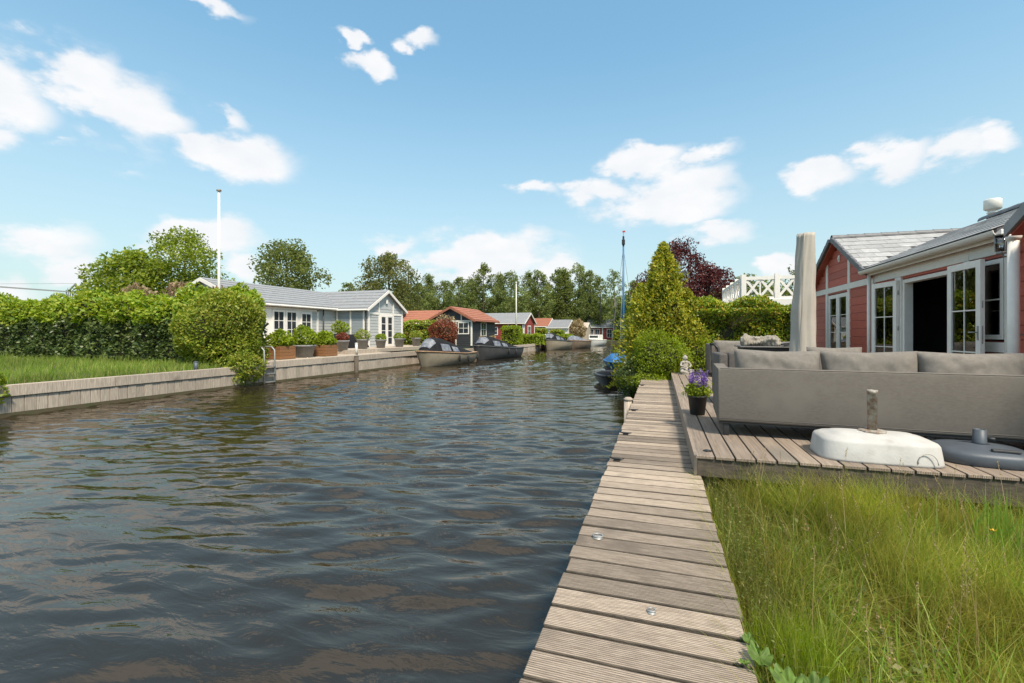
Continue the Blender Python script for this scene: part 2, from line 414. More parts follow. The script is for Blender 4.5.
L_LIME = leafmat('lime_leaves', [(.11, .18, .018), (.18, .26, .024), (.25, .29, .032), (.30, .32, .045)])
L_IVY = leafmat('ivy_leaves', [(.03, .055, .018), (.055, .085, .022), (.08, .11, .03), (.12, .145, .04)], .2, .4)
L_BUSH = leafmat('bronze_green_leaves', [(.09, .14, .018), (.165, .215, .024), (.25, .28, .036), (.28, .24, .05)])
L_GOLD = leafmat('golden_conifer_sprays', [(.11, .155, .02), (.20, .225, .024), (.29, .28, .028), (.36, .30, .034)], .35, .6, .3, 1.4)
L_SHRUB = leafmat('lime_shrub_leaves', [(.11, .165, .017), (.20, .255, .022), (.28, .32, .03)], .45)
L_HEDGE = leafmat('hedge_leaves', [(.075, .13, .018), (.145, .215, .024), (.22, .29, .03), (.31, .33, .038), (.32, .19, .045)], .3, .35)
L_BEECH = leafmat('purple_beech_leaves', [(.030, .010, .012), (.06, .016, .018), (.10, .026, .024), (.14, .045, .035)], .3)
L_RED = leafmat('red_leaves', [(.10, .025, .02), (.19, .04, .03), (.26, .075, .04), (.10, .09, .025)], .3)
L_T1 = leafmat('fresh_leaves', [(.10, .145, .018), (.175, .22, .024), (.25, .275, .034)], .4, .5, .25, .25)
L_T2 = leafmat('mid_green_leaves', [(.08, .10, .026), (.125, .15, .036), (.18, .195, .055)], .45, .5, .25, .25)
L_T3 = leafmat('olive_leaves', [(.08, .085, .024), (.125, .13, .035), (.18, .175, .05)], .4, .5, .25, .25)
L_FAR = leafmat('far_leaves', [(.10, .125, .04), (.175, .21, .065), (.24, .265, .09)], .5, .6, .3, .12)
L_TAN = leafmat('reed_stems', [(.28, .21, .11), (.36, .28, .16), (.22, .17, .08)], .3)
L_PINK = leafmat('pinkish_leaves', [(.24, .16, .10), (.32, .22, .15), (.14, .14, .04)], .3)
L_GRASS = leafmat('meadow_grass', [(.10, .16, .02), (.185, .235, .03), (.285, .28, .045), (.36, .31, .09)], .4, .55, .38, 1.6, (.32, .235, .07), 2.3)
L_GRASSB = leafmat('bank_grass', [(.10, .17, .02), (.17, .24, .032), (.28, .28, .085)], .4, .55, .3, .5)
L_IRIS = leafmat('iris_leaves', [(.12, .20, .03), (.17, .26, .04), (.21, .29, .055)], .45)
L_WEED = leafmat('weed_leaves', [(.07, .11, .02), (.13, .16, .03), (.20, .19, .05), (.13, .10, .045)], .35)
L_MANT = leafmat('mantle_leaves', [(.055, .10, .02), (.09, .15, .026), (.075, .125, .02)], .25, .6, .35, 30)
L_PURP = leafmat('purple_flowers', [(.12, .07, .26), (.18, .10, .36), (.24, .16, .42)], .3)
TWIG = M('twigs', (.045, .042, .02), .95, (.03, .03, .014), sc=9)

# ------------------------------------------------------------------ ground and water
LB = [(-70, -13.9), (3, -13.8), (12.5, -13.75), (24, -13.7), (30, -13.1), (37, -12.8), (48, -12.5), (62, -12.0), (76, -11.5)]
RB = [(-70, .22), (12.4, .22), (13.2, -.35), (16, -.9), (22, -1.2), (40, -1.4), (76, -1.0)]
def interp(tab, y):
    for (y0, a), (y1, b) in zip(tab, tab[1:]):
        if y <= y1: return a + (b - a) * (y - y0) / (y1 - y0)
    return tab[-1][1]
vs = []; fs = []
ys = [-70, 0, 1, 2, 3, 4.35, 5, 9, 12.4, 13.2, 16, 20, 24, 30, 37, 44, 52, 62, 76]
cols_n = 10
for y in ys:
    l, r = interp(LB, y), interp(RB, y)
    zr = .32 if y < 13 else .5
    zl = .62 if y < 12.5 else .58
    for x, z in ((-900, zl), (-60, zl + .1), (l - 4, zl + .03), (l - .03, zl), (l + .0, -1.3), (r, -1.3), (r + .03, zr), (r + 2.5, zr + .03), (60, .5), (900, .5)):
        vs.append((x, y, z))
base = len(vs)
for y in (76.1, 400, 1500):
    for x in (-900, -60, -15.5, -11.6, -11.5, -1.2, -1, 2, 60, 900): vs.append((x, y, .55))
n_rows = len(ys) + 3
for i in range(n_rows - 1):
    for k in range(cols_n - 1):
        a = i * cols_n + k; fs.append((a, a + 1, a + cols_n + 1, a + cols_n))
for k in range(9): fs.append((k, k + 1, k + 1, k)) if False else None
g = build('ground', MB().add(vs, fs), SOIL); tag(g, 'green and brown earth of both canal banks', kind='structure')

# water: a sheet with real ripples
m, t, b = newmat('canal_water'); N = t.nodes.new; L = t.links.new   # turbid water: dull dark body; warm gloss colour takes blue from the reflected sky
b.inputs['Base Color'].default_value = (.019, .0148, .0098, 1); b.inputs['Roughness'].default_value = .8; b.inputs['Specular IOR Level'].default_value = 0
glw = N('ShaderNodeBsdfGlossy'); glw.inputs['Color'].default_value = (1, .93, .84, 1); glw.inputs['Roughness'].default_value = .045
frw = N('ShaderNodeFresnel'); frw.inputs['IOR'].default_value = 1.6; mxw = N('ShaderNodeMixShader')
L(frw.outputs[0], mxw.inputs[0]); L(b.outputs[0], mxw.inputs[1]); L(glw.outputs[0], mxw.inputs[2]); L(mxw.outputs[0], t.nodes['Material Output'].inputs[0])
tcw = N('ShaderNodeTexCoord'); mpw = N('ShaderNodeMapping'); mpw.inputs['Scale'].default_value = (.7, 1.9, 1); mpw.inputs['Rotation'].default_value = (0, 0, R(-13)); L(tcw.outputs['Object'], mpw.inputs[0])
n1 = N('ShaderNodeTexNoise'); n1.inputs['Scale'].default_value = 3.0; n1.inputs['Detail'].default_value = 4; n1.inputs['Distortion'].default_value = .6; L(mpw.outputs[0], n1.inputs['Vector'])
bw = N('ShaderNodeBump'); bw.inputs['Strength'].default_value = .42; bw.inputs['Distance'].default_value = .03; L(n1.outputs['Fac'], bw.inputs['Height']); L(bw.outputs[0], glw.inputs['Normal']); L(bw.outputs[0], frw.inputs['Normal'])
WATER = m
def wave_height(X, Y):
    rw = np.random.default_rng(11); Z = np.zeros_like(X)
    for k in range(64):
        lam = .17 * (5.0 ** rw.random() ** 1.15); th = R(103) + rw.normal(0, .36)   # crests lie across the view
        a = .0052 * lam ** .98 * (.5 + rw.random())
        Z += a * np.sin(2 * PI / lam * (X * math.cos(th) + Y * math.sin(th)) + rw.random() * 6.28)
    return Z * (.75 + .35 * np.sin(X * .31 + Y * .17) * np.sin(Y * .23 - X * .11 + 1))
xs = np.arange(-14.2, .5, .07); yy = [1.0]
while yy[-1] < 80: yy.append(yy[-1] + max(.055, .0080 * yy[-1]))
yy = np.array(yy); X, Y = np.meshgrid(xs, yy); Z = wave_height(X, Y)
nx, ny = len(xs), len(yy)
idx = np.arange(nx * ny).reshape(ny, nx)
q = np.stack([idx[:-1, :-1], idx[:-1, 1:], idx[1:, 1:], idx[1:, :-1]], -1).reshape(-1, 4)
V = np.stack([X, Y, Z], -1).reshape(-1, 3)
ex = np.array([(-16, -60, 0), (3, -60, 0), (3, 1.0, 0), (-16, 1.0, 0)])
V = np.vstack([V, ex]); q = np.vstack([q, [[len(V) - 4, len(V) - 3, len(V) - 2, len(V) - 1]]])
w = np_mesh('water', V, q, WATER, smooth=True); tag(w, 'dark rippled canal water', kind='structure')

# ------------------------------------------------------------------ shared plank meshes
def plank_mesh(name, lx, ly, lz, mat, bev=.004, side=None):
    me = bpy.data.meshes.new(name); bm = bmesh.new()
    bmesh.ops.create_cube(bm, size=1)
    bmesh.ops.scale(bm, vec=(lx, ly, lz), verts=bm.verts)
    if bev: bmesh.ops.bevel(bm, geom=list(bm.edges), offset=bev, segments=1, affect='EDGES')
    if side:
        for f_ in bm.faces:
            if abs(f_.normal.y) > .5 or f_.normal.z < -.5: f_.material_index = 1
    bm.to_mesh(me); bm.free(); me.materials.append(mat)
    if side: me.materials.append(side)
    return me
def put(name, me, parent, loc, rot=(0, 0, 0), sc=(1, 1, 1)):
    Mx = Matrix.Translation(Vector(loc)) @ Matrix.Rotation(rot[2], 4, 'Z') @ Matrix.Rotation(rot[1], 4, 'Y') @ Matrix.Rotation(rot[0], 4, 'X') @ Matrix.Diagonal((*sc, 1))
    return link(name, me, parent, None, Mx)

# ------------------------------------------------------------------ boardwalk
rd = random.Random(5)
bw_ = thing('boardwalk', 'weathered grooved plank boardwalk running along the water to the golden conifer', 'boardwalk', (-.06, 7, .6))
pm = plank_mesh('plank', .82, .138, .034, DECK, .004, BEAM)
y = .9; k = 0
while y < 12.75:
    pitch = .1535 + rd.uniform(-.003, .003)
    put('plank', pm, bw_, (-.065 + rd.uniform(-.008, .008), y, .583 + rd.uniform(-.003, .003)), (rd.uniform(-.012, .012), rd.uniform(-.004, .004), rd.uniform(-.006, .006)), (1 + rd.uniform(-.012, .012), 1, 1))
    y += pitch; k += 1
for x in (-.36, .22):
    build('beam', MB().box(x - .035, x + .035, .8, 12.8, .42, .564), BEAM, bw_)
for yq in (1.4, 3.4, 5.4, 7.4, 9.4, 11.4):
    build('post', MB().tube([(-.37, yq, -1.2), (-.37, yq, .42)], .06, 8), BEAM, bw_)
def cleat(x, y, z, label, big):
    o = thing('mooring_ring', label, 'mooring ring', (x, y, z))
    s = .95 if big else .55
    build('base_plate', MB().lathe(x, y, [(.034 * s, z), (.034 * s, z + .004), (.022 * s, z + .009), (.001, z + .010)], 14), STEEL, o, True)
    pts = [(x + .032 * s * math.cos(a), y + .005 + .028 * s * math.sin(a), z + .012) for a in [2 * PI * i / 14 for i in range(15)]]
    build('ring', MB().tube(pts, .0055 * s, 6), STEEL, o, True)
cleat(-.36, 2.80, .602, 'steel mooring ring near the water edge of the boardwalk, larger than the other ring', True)
cleat(-.035, 2.12, .602, 'small steel ring set in the middle of the boardwalk planks', False)
for yq, lab in ((4.55, 'dark cleat on the water edge of the boardwalk level with the terrace corner'), (5.75, 'second dark cleat along the water edge, past the terrace corner'), (7.55, 'third dark cleat along the water edge of the boardwalk'), (11.2, 'dark cleat on the planks close to the leafy end of the boardwalk')):
    o = thing('mooring_cleat', lab, 'cleat', (-.4, yq, .6))
    build('base_plate', MB().box(-.43, -.37, yq - .03, yq + .03, .6015, .61), BLACK, o)
    build('horn', MB().tube([(-.47, yq, .628), (-.43, yq, .622), (-.37, yq, .622), (-.33, yq, .628)], [.006, .011, .011, .006], 6), BLACK, o, True)
o = thing('mooring_post', 'pale round timber post rising beside the water edge of the boardwalk', 'post', (-.57, 8.9, 0))
build('shaft', MB().tube([(-.57, 8.9, -1.2), (-.57, 8.9, .57)], [.085, .08], 12), QUAY, o, True)
build('cap', MB().lathe(-.57, 8.9, [(.088, .57), (.088, .60), (.05, .63), (.001, .635)], 12), QUAY, o, True)

# ------------------------------------------------------------------ terrace
te = thing('terrace', 'raised grey timber terrace with grooved boards and dark front fascia', 'terrace', (2.4, 9, .78))
cut = [4.29, 8.3, 11.4, 13.6]
for r in range(27):
    x = .375 + r * .160
    cs = cut if r % 2 else [4.29, 6.9, 10.2, 13.6]
    if r >= 2 and x > .7: front = 4.285 + (x - .3) * .03
    else: front = 4.285
    cs = [front] + cs[1:]
    for a, b2 in zip(cs, cs[1:]):
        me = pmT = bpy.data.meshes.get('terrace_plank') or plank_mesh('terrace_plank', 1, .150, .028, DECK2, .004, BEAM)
        o = put('plank', me, te, (x, (a + b2) / 2, .766 + rd.uniform(-.0015, .0015)), (0, 0, PI / 2 + rd.uniform(-.0008, .0008)), (b2 - a - .006, 1, 1))
build('fascia', MB().add([(.315, 4.30, .60), (4.68, 4.44, .52), (4.68, 4.47, .52), (.315, 4.33, .60), (.315, 4.30, .749), (4.68, 4.44, .749), (4.68, 4.47, .749), (.315, 4.33, .749)], [(0, 1, 5, 4), (2, 3, 7, 6), (0, 4, 7, 3), (1, 2, 6, 5), (4, 5, 6, 7), (0, 3, 2, 1)]), BEAM, te)
build('side_board', MB().box(.287, .312, 4.288, 13.6, .61, .779), DECK2, te)
for yq in (4.6, 7, 9.5, 12): build('joist', MB().box(.32, 4.6, yq, yq + .07, .5, .748), BEAM, te)
build('corner_post', MB().box(.33, .42, 4.36, 4.45, .1, .748), BEAM, te)
for x, yq, lab in ((.41, 4.47, 'small black deck light at the front corner of the terrace'),):
    o = thing('deck_light', lab, 'deck light', (x, yq, .781))
    build('housing', MB().lathe(x, yq, [(.036, .7805), (.036, .787), (.02, .79), (.001, .79)], 16), BLACK, o, True)
    build('lens', MB().lathe(x, yq, [(.019, .7905), (.012, .794), (.001, .7945)], 12), DARK, o, True)

# ------------------------------------------------------------------ sofa seen from behind
so = thing('garden_sofa', 'long grey fabric garden sofa seen from behind, four back cushions above its back', 'sofa', (.57, 5.19, .78), R(-3.2))
def lb(name, x0, x1, y0, y1, z0, z1, mat, bev=.02, par=None, seg=3):
    return build(name, MB().box(x0, x1, y0, y1, z0, z1), mat, par or so, True, bev, True, seg=seg)
lb('back', 0, 3.6, 0, .13, .15, .705, FABRIC, .022)
lb('arm', .002, .13, .132, .90, .15, .70, FABRIC, .02)
lb('arm', 3.47, 3.598, .132, .90, .15, .70, FABRIC, .02)
lb('seat', .132, 3.468, .132, .90, .16, .40, FABRIC, .03)
lb('base_rail', .02, 3.58, .015, .10, .128, .149, BLACK, .004)
for x in (.06, 1.75, 3.5):
    for yq in (.03, .8): lb('leg', x, x + .055, yq, yq + .055, 0, .128, BLACK, .004)
build('piping', MB().tube([(.018, .005, .15), (.016, .004, .688), (.03, .006, .702), (3.57, .006, .702), (3.584, .004, .688), (3.582, .005, .15)], .005, 6), CUSH, so, True, local=True)
build('piping', MB().tube([(.006, .01, .702), (.006, .89, .697)], .005, 6), CUSH, so, True, local=True)
build('hem_seam', MB().tube([(.02, -.0015, .185), (3.58, -.0015, .185)], .0028, 5), CUSH, so, True, local=True)
for i, x in enumerate((.575, 1.375, 2.145, 2.93)):
    mt = Matrix.Translation((x, .235, .635)) @ Matrix.Rotation(R(90 - 9), 4, 'X') @ Matrix.Rotation(R((-1, .6, -.4, .8)[i]), 4, 'Z')
    c = build('back_cushion', MB().pillow(mt, .80, .52, .27, i, .016, 44, 28), CUSH, so, True, local=True)
    mt = Matrix.Translation((x - .02, .55, .46))
    build('seat_cushion', MB().pillow(mt, .80, .68, .16, i + 5), CUSH, so, True, local=True)
for i, (x, yq, z, w_, h_, lab) in enumerate(((2.05, .44, .63, .46, .44, 'grey scatter pillow peeking over the sofa back left of the open doorway'), (2.72, .43, .62, .44, .42, 'grey scatter pillow peeking over the sofa back right of the open doorway'))):
    mw = wmat(so) @ Matrix.Translation((x, yq, z)) @ Matrix.Rotation(R(74), 4, 'X') @ Matrix.Rotation(R(4 - 7 * i), 4, 'Z')
    o = build('scatter_pillow', MB().pillow(mw, w_, h_, .17, 20 + i), CUSH, None, True); tag(o, lab, 'pillow')

# ------------------------------------------------------------------ parasol bases
pb = thing('parasol_base', 'white concrete parasol base with rusty pole stub behind the grass', 'parasol base', (1.75, 4.715, .78), R(-1))
def rrect(mb, prof, hx, hy, n=56, p=4.5):
    """stacked rounded rectangles: prof = (inset, z)"""
    v = []; f = []
    for ins, z in prof:
        for k in range(n):
            a = 2 * PI * (k + .5) / n; c, s_ = math.cos(a), math.sin(a); q_ = (abs(c) ** p + abs(s_) ** p) ** (-1 / p)
            v.append(((hx - ins) * c * q_, (hy - ins) * s_ * q_, z))
    for i in range(len(prof) - 1):
        for k in range(n): f.append((i * n + k, i * n + (k + 1) % n, (i + 1) * n + (k + 1) % n, (i + 1) * n + k))
    f.append(tuple(range(n - 1, -1, -1))); f.append(tuple(range((len(prof) - 1) * n, len(prof) * n)))
    return mb.add(v, f)
build('body', rrect(MB(), [(.0, .001), (.004, .02), (.022, .150), (.034, .168), (.075, .188), (.135, .202), (.14, .207), (.20, .216), (.25, .220)], .44, .285, 72, 4.2), CONC, pb, True, local=True)
build('moulded_arch', MB().tube([(.27 + .065 * math.cos(a_), -.281 + .004 * math.sin(a_), .03 + .085 * math.sin(a_)) for a_ in [PI * k / 12 for k in range(13)]], .004, 6), CONC, pb, True, local=True)
build('flange', MB().lathe(0, 0, [(.105, .212), (.105, .228), (.094, .233), (.05, .235)], 8), RUST, pb, local=True)
tb = MB(); nn = 20
tb.lathe(0, 0, [(.036, .2355), (.036, .545), (.039, .547), (.039, .577), (.031, .577), (.031, .44)], nn)
build('pole_stub', tb, RUST, pb, True, local=True)
pg = thing('parasol_base', 'low blue grey plastic parasol base with hand slot near the tall leaves', 'parasol base', (2.56, 4.86, .78), R(-8))
build('body', rrect(MB(), [(.012, .001), (.0, .012), (.002, .075), (.012, .098), (.05, .114), (.12, .123), (.17, .131), (.24, .141)], .31, .29, 56, 3.0), BLUEG, pg, True, .0, True)
build('handle_slot', MB().obox((0, 0, 0), (1, 0, 0), (0, 1, 0), (0, .12, 1), (.0, .17), (-.235, -.195), (.120, .140)), DARK, pg, local=True, bevel=.006)
build('pole_socket', MB().lathe(0, 0, [(.058, .134), (.046, .156), (.042, .26), (.036, .26), (.036, .18)], 18), BLUEG, pg, True, local=True)
build('clamp_screw', MB().tube([(.04, -.01, .19), (.085, -.03, .19)], [.009, .013], 8), DARK, pg, True, local=True)

# ------------------------------------------------------------------ flower pot
def np_leaves(P, Lf, Wf, up=.25, rng=RNG, dirs=None, drop=0.0):
    P = np.asarray(P, dtype=np.float64); n = len(P)
    nrm = rng.normal(size=(n, 3)); nrm[:, 2] += up * 2; nrm /= np.linalg.norm(nrm, axis=1, keepdims=True)
    d = rng.normal(size=(n, 3)) if dirs is None else dirs + rng.normal(size=(n, 3)) * .35
    d[:, 2] -= drop
    d -= nrm * np.sum(d * nrm, 1, keepdims=True); d /= np.linalg.norm(d, axis=1, keepdims=True) + 1e-9
    s = np.cross(nrm, d)
    l = (np.asarray(Lf) * (.65 + .7 * rng.random(n)))[:, None]; w_ = (np.asarray(Wf) * (.65 + .7 * rng.random(n)))[:, None]
    v = np.stack([P - d * l * .5, P + s * w_ * .5 + nrm * w_ * .18, P + d * l * .5, P - s * w_ * .5 + nrm * w_ * .18], 1).reshape(-1, 3)
    f = np.arange(n * 4).reshape(n, 4)
    return v, f
def leaf_obj(name, P, Lf, Wf, mat, parent, up=.25, kind=None, dirs=None, drop=0.0, rng=RNG):
    v, f = np_leaves(P, Lf, Wf, up, rng, dirs, drop); return np_mesh(name, v, f, mat, parent, kind)
fp = thing('flower_pot', 'dark plastic pot of purple spiked flowers at the left end of the sofa', 'flower pot', (.47, 6.45, .78))
build('pot', MB().lathe(.47, 6.45, [(.09, .782), (.118, 1.01), (.126, 1.01), (.126, 1.03), (.114, 1.03), (.105, .97), (.001, .96)], 20), DARK, fp, True)
P = RNG.normal(size=(900, 3)) * (.066, .066, .045) + (.47, 6.45, 1.10)
leaf_obj('foliage', P, .06, .022, L_SHRUB, fp, .2)
fl = []
for k in range(24):
    a = RNG.random() * 6.28; r_ = .11 * RNG.random() ** .5
    x0, y0 = .47 + r_ * math.cos(a), 6.45 + r_ * math.sin(a); h0 = 1.12 + RNG.random() * .05
    for j in range(26):
        u = j / 26; fl.append((x0 + r_ * .3 * u * math.cos(a) + RNG.normal() * .008 * (1.2 - u), y0 + r_ * .3 * u * math.sin(a) + RNG.normal() * .008 * (1.2 - u), h0 + u * (.12 + .05 * (k % 3))))
leaf_obj('flower_spikes', fl, .026, .018, L_PURP, fp)

# ------------------------------------------------------------------ further terrace furniture
# grey lounge seat by the hedge
ls = thing('lounge_sofa', 'grey lounge sofa with curved dark arm standing before the clipped hedge', 'sofa', (1.15, 11.9, .78), R(0))
def lx(name, x0, x1, y0, y1, z0, z1, mat, bev=.02, par=None): return build(name, MB().box(x0, x1, y0, y1, z0, z1), mat, par, True, bev, True)
lx('side_panel', 0, .05, .1, 1.2, .10, .80, FABRIC, .02, ls)
lx('back', .052, 1.9, 1.05, 1.2, .12, .79, FABRIC, .03, ls)
lx('seat', .052, 1.9, .12, 1.048, .14, .42, FABRIC, .03, ls)
build('curved_arm', MB().tube([(.02, .12, .80), (.10, .03, .80), (.17, -.02, .70), (.19, -.04, .50), (.24, -.05, .33), (.36, -.05, .26)], .035, 8), BLACK, ls, True, local=True)
build('back_cushion', MB().pillow(Matrix.Translation((.62, .55, .68)) @ Matrix.Rotation(R(80), 4, 'X'), .95, .42, .2, 31), CUSH, ls, True, local=True)
build('back_cushion', MB().pillow(Matrix.Translation((1.5, .55, .66)) @ Matrix.Rotation(R(80), 4, 'X'), .8, .42, .2, 32), CUSH, ls, True, local=True)
for x in (.03, 1.8):
    for yq in (.14, 1.1): lx('leg', x, x + .05, yq, yq + .05, 0, .12, BLACK, .003, ls)
# wicker armchair
wa = thing('wicker_armchair', 'brown woven wicker armchair just beyond the left end of the sofa', 'armchair', (.84, 7.45, .78), R(2))
lx('arm', 0, .13, 0, .72, .08, .76, WICK, .03, wa); lx('arm', .72, .83, 0, .72, .08, .76, WICK, .03, wa)
lx('back', .132, .718, 0, .12, .08, .78, WICK, .03, wa); lx('seat', .112, .718, .122, .72, .1, .36, WICK, .02, wa)
build('seat_cushion', MB().pillow(Matrix.Translation((.415, .42, .41)), .58, .58, .12, 41), CUSH, wa, True, local=True)
for x in (.03, .75):
    for yq in (.03, .64): lx('leg', x, x + .05, yq, yq + .05, 0, .08, BLACK, .003, wa)
# high table with a rolled cover
ht = thing('garden_table', 'dark slatted garden table standing left of the closed parasol', 'table', (1.55, 10.3, .78))
for i in range(8): lx('slat', .02 + 0, 1.22, .02 + i * .105, .115 + i * .105, .775, .80, M('table_slat', (.16, .155, .15), .6, rnd=.15) if i == 0 else bpy.data.materials['table_slat'], .004, ht)
lx('apron', .08, 1.16, .08, .80, .68, .772, BLACK, .004, ht)
for x in (.08, 1.08):
    for yq in (.08, .72): lx('leg', x, x + .08, yq, yq + .08, 0, .678, BLACK, .004, ht)
o = MB(); v_ = []; f_ = []
na, nb_ = 90, 40
for i in range(na + 1):
    for j in range(nb_):
        u = i / na; a = 2 * PI * j / nb_
        r_ = .115 * (1 + .12 * math.sin(u * 9)) * (min(1, 6 * u + .55)) * (min(1, 5 * (1 - u) + .5))
        r_ *= 1 + .35 * noise.noise(Vector((u * 6, math.cos(a) * 1.3, math.sin(a) * 1.3)))
        r_ += .012 * math.sin(a * 5 + u * 9) + .030 * abs(noise.noise(Vector((u * 16, math.cos(a) * 2.5, math.sin(a) * 2.5)))) - .012 * abs(math.sin(u * 40 + 3 * noise.noise(Vector((u * 4, math.cos(a), math.sin(a)))))) 
        v_.append((1.62 + u * .72, 10.62 + .08 * math.sin(u * 4) + r_ * 1.25 * math.cos(a), max(1.583, 1.68 - .02 * u + r_ * math.sin(a))))
for i in range(na):
    for j in range(nb_): f_.append((i * nb_ + j, i * nb_ + (j + 1) % nb_, (i + 1) * nb_ + (j + 1) % nb_, (i + 1) * nb_ + j))
f_.append(tuple(range(nb_ - 1, -1, -1))); f_.append(tuple(range(na * nb_, na * nb_ + nb_)))
o = build('rolled_cover', MB().add(v_, f_), BEIGE2, None, True); tag(o, 'crumpled beige furniture cover rolled up on the dark garden table', 'furniture cover')
o = thing('storage_tray', 'slanted dark grey tray lying on the garden table beside the rolled cover', 'tray', (2.45, 10.6, 1.585))
build('tray_panel', MB().obox((2.36, 10.35, 1.60), (1, 0, .12), (0, 1, 0), (-.12, 0, 1), (0, .38), (0, .5), (0, .03)), BLUEG, o, bevel=.006)
build('tray_rim', MB().obox((2.36, 10.33, 1.59), (1, 0, .12), (0, 1, 0), (-.12, 0, 1), (0, .38), (-.02, .018), (0, .06)), DARK, o, bevel=.004)
# low lounge chair before the parasol
lc = thing('lounge_chair', 'low grey lounge chair whose back shows in front of the closed parasol', 'chair', (1.72, 6.35, .78), R(-2))
lx('back', 0, .60, 0, .12, .10, .82, FABRIC, .03, lc); lx('seat', 0, .60, .122, .66, .12, .38, FABRIC, .03, lc)
build('back_cushion', MB().pillow(Matrix.Translation((.30, .17, .70)) @ Matrix.Rotation(R(84), 4, 'X'), .58, .40, .15, 51), CUSH, lc, True, local=True)
for x in (.03, .52):
    for yq in (.03, .58): lx('leg', x, x + .05, yq, yq + .05, 0, .12, BLACK, .003, lc)

# closed parasol under its cover
pa = thing('closed_parasol', 'tall closed parasol in a grey beige cover in front of the red house', 'parasol', (2.13, 8.05, .78))
build('cross_base', MB().box(1.83, 2.43, 8.0, 8.1, .782, .83).box(2.08, 2.18, 7.75, 7.998, .782, .829).box(2.08, 2.18, 8.102, 8.35, .782, .829), BLACK, pa, bevel=.006)
build('pole', MB().tube([(2.13, 8.05, .831), (2.13, 8.05, 3.36)], .03, 12), STEEL, pa, True)
v_ = []; f_ = []; na, nb_ = 46, 40
for i in range(na + 1):
    u = i / na; z = 1.08 + u * 2.30
    for j in range(nb_):
        a = 2 * PI * j / nb_
        r_ = .195 - .075 * u - .03 * math.sin(u * PI) * .3
        fold = .014 * (1 - .5 * u) * math.sin(a * 6 + 1.5 * math.sin(u * 3)) + .006 * math.sin(a * 13 + 5 * math.sin(u * 4)) + .026 * (1 - .4 * u) * noise.noise(Vector((math.cos(a) * 1.6, math.sin(a) * 1.6, u * 5)))
        zz = z + (.016 * math.sin(a + .7) * u ** 6 + .012 * math.sin(a * 3) * u ** 8)
        v_.append((2.13 - .04 * (1 - u) + .0 * u + (r_ + fold) * math.cos(a), 8.05 + (r_ + fold) * .8 * math.sin(a), zz))
for i in range(na):
    for j in range(nb_): f_.append((i * nb_ + j, i * nb_ + (j + 1) % nb_, (i + 1) * nb_ + (j + 1) % nb_, (i + 1) * nb_ + j))
f_.append(tuple(range(na * nb_, na * nb_ + nb_)))
cv = build('cover', MB().add(v_, f_), BEIGE, pa, True)
build('seam', MB().tube([(2.13 - .04 * (1 - u) - (.19 - .075 * u) * .35, 8.05 - (.208 - .075 * u) * .78, 1.1 + u * 2.28) for u in [i / 12 for i in range(13)]], .004, 5), BEIGE, cv, True)

# statue
st = thing('seated_statue', 'small pale stone figure seated at the far end of the terrace', 'statue', (.62, 12.75, .78), R(-150))
s = MB()
for c, r_ in (((0, 0, .10), (.13, .11, .10)), ((0, .0, .22), (.095, .08, .12)), ((0, .01, .30), (.11, .07, .055)), ((0, .01, .355), (.035, .035, .03)), ((0, .02, .415), (.062, .068, .075))): s.blob(c, r_, 14, 10)
for sx in (-1, 1):
    s.tube([(sx * .10, .01, .31), (sx * .15, .05, .22), (sx * .06, .13, .19)], [.034, .028, .022], 8)
    s.blob((sx * .05, .14, .19), (.028, .03, .022), 8, 6)
    s.tube([(sx * .07, .02, .07), (sx * .17, .13, .075), (sx * .04, .19, .045)], [.06, .05, .034], 8)
    s.blob((sx * .0, .20, .035), (.05, .03, .028), 8, 6)
    s.blob((sx * .064, .02, .41), (.012, .018, .024), 6, 5)
s.blob((0, .086, .408), (.012, .014, .016), 6, 5); s.blob((0, .0, .475), (.03, .03, .022), 8, 6)
body = build('figure', s, STONE, st, True, local=True)
mo = body.modifiers.new('remesh', 'REMESH'); mo.mode = 'VOXEL'; mo.voxel_size = .009; mo.use_smooth_shade = True
build('plinth', MB().box(-.17, .17, -.12, .24, .001, .02), STONE, st, local=True, bevel=.005)

# ------------------------------------------------------------------ red house (right)
HX = 4.50          # plane of the wall that faces the canal
rh = thing('red_house', 'red boarded holiday house with grey tiled roofs and white trim beside the terrace', 'house', (7, 10, .3))
OPEN = [(13.45, 14.85, .80, 2.90), (8.85, 10.75, .80, 2.88), (7.98, 8.56, 1.74, 2.90)]
def wall_cells(mb, y0, y1, z0, z1, ops, x0, x1):
    ysv = sorted({y0, y1, *[a for o in ops for a in o[:2]]}); zsv = sorted({z0, z1, *[a for o in ops for a in o[2:]]})
    for ya, yb in zip(ysv, ysv[1:]):
        for za, zb in zip(zsv, zsv[1:]):
            ym, zm = (ya + yb) / 2, (za + zb) / 2
            if any(o[0] < ym < o[1] and o[2] < zm < o[3] for o in ops): continue
            mb.box(x0, x1, ya, yb, za, zb)
mb = MB(); wall_cells(mb, 3.6, 16.0, .3, 3.24, OPEN, HX, HX + .14)
build('canal_wall', mb, REDW, rh)
mb = MB().box(HX + .142, 9.6, 15.86, 16.0, .3, 3.24).box(HX + .142, 9.6, 3.6, 3.74, .3, 3.24).box(9.46, 9.6, 3.742, 15.858, .3, 3.24)
build('outer_wall', mb, REDW, rh)
build('gable_wall', MB().prism([(HX, 12.12, 3.242), (HX, 15.98, 3.242), (HX, 14.05, 4.27)], (.14, 0, 0)), REDW, rh)
build('gable_wall', MB().prism([(HX, 3.62, 3.242), (HX, 7.15, 3.242), (HX, 5.25, 4.30)], (.14, 0, 0)), REDW, rh)
build('inner_floor', MB().box(HX + .145, 9.45, 3.75, 15.85, .74, .79), INSIDE, rh)
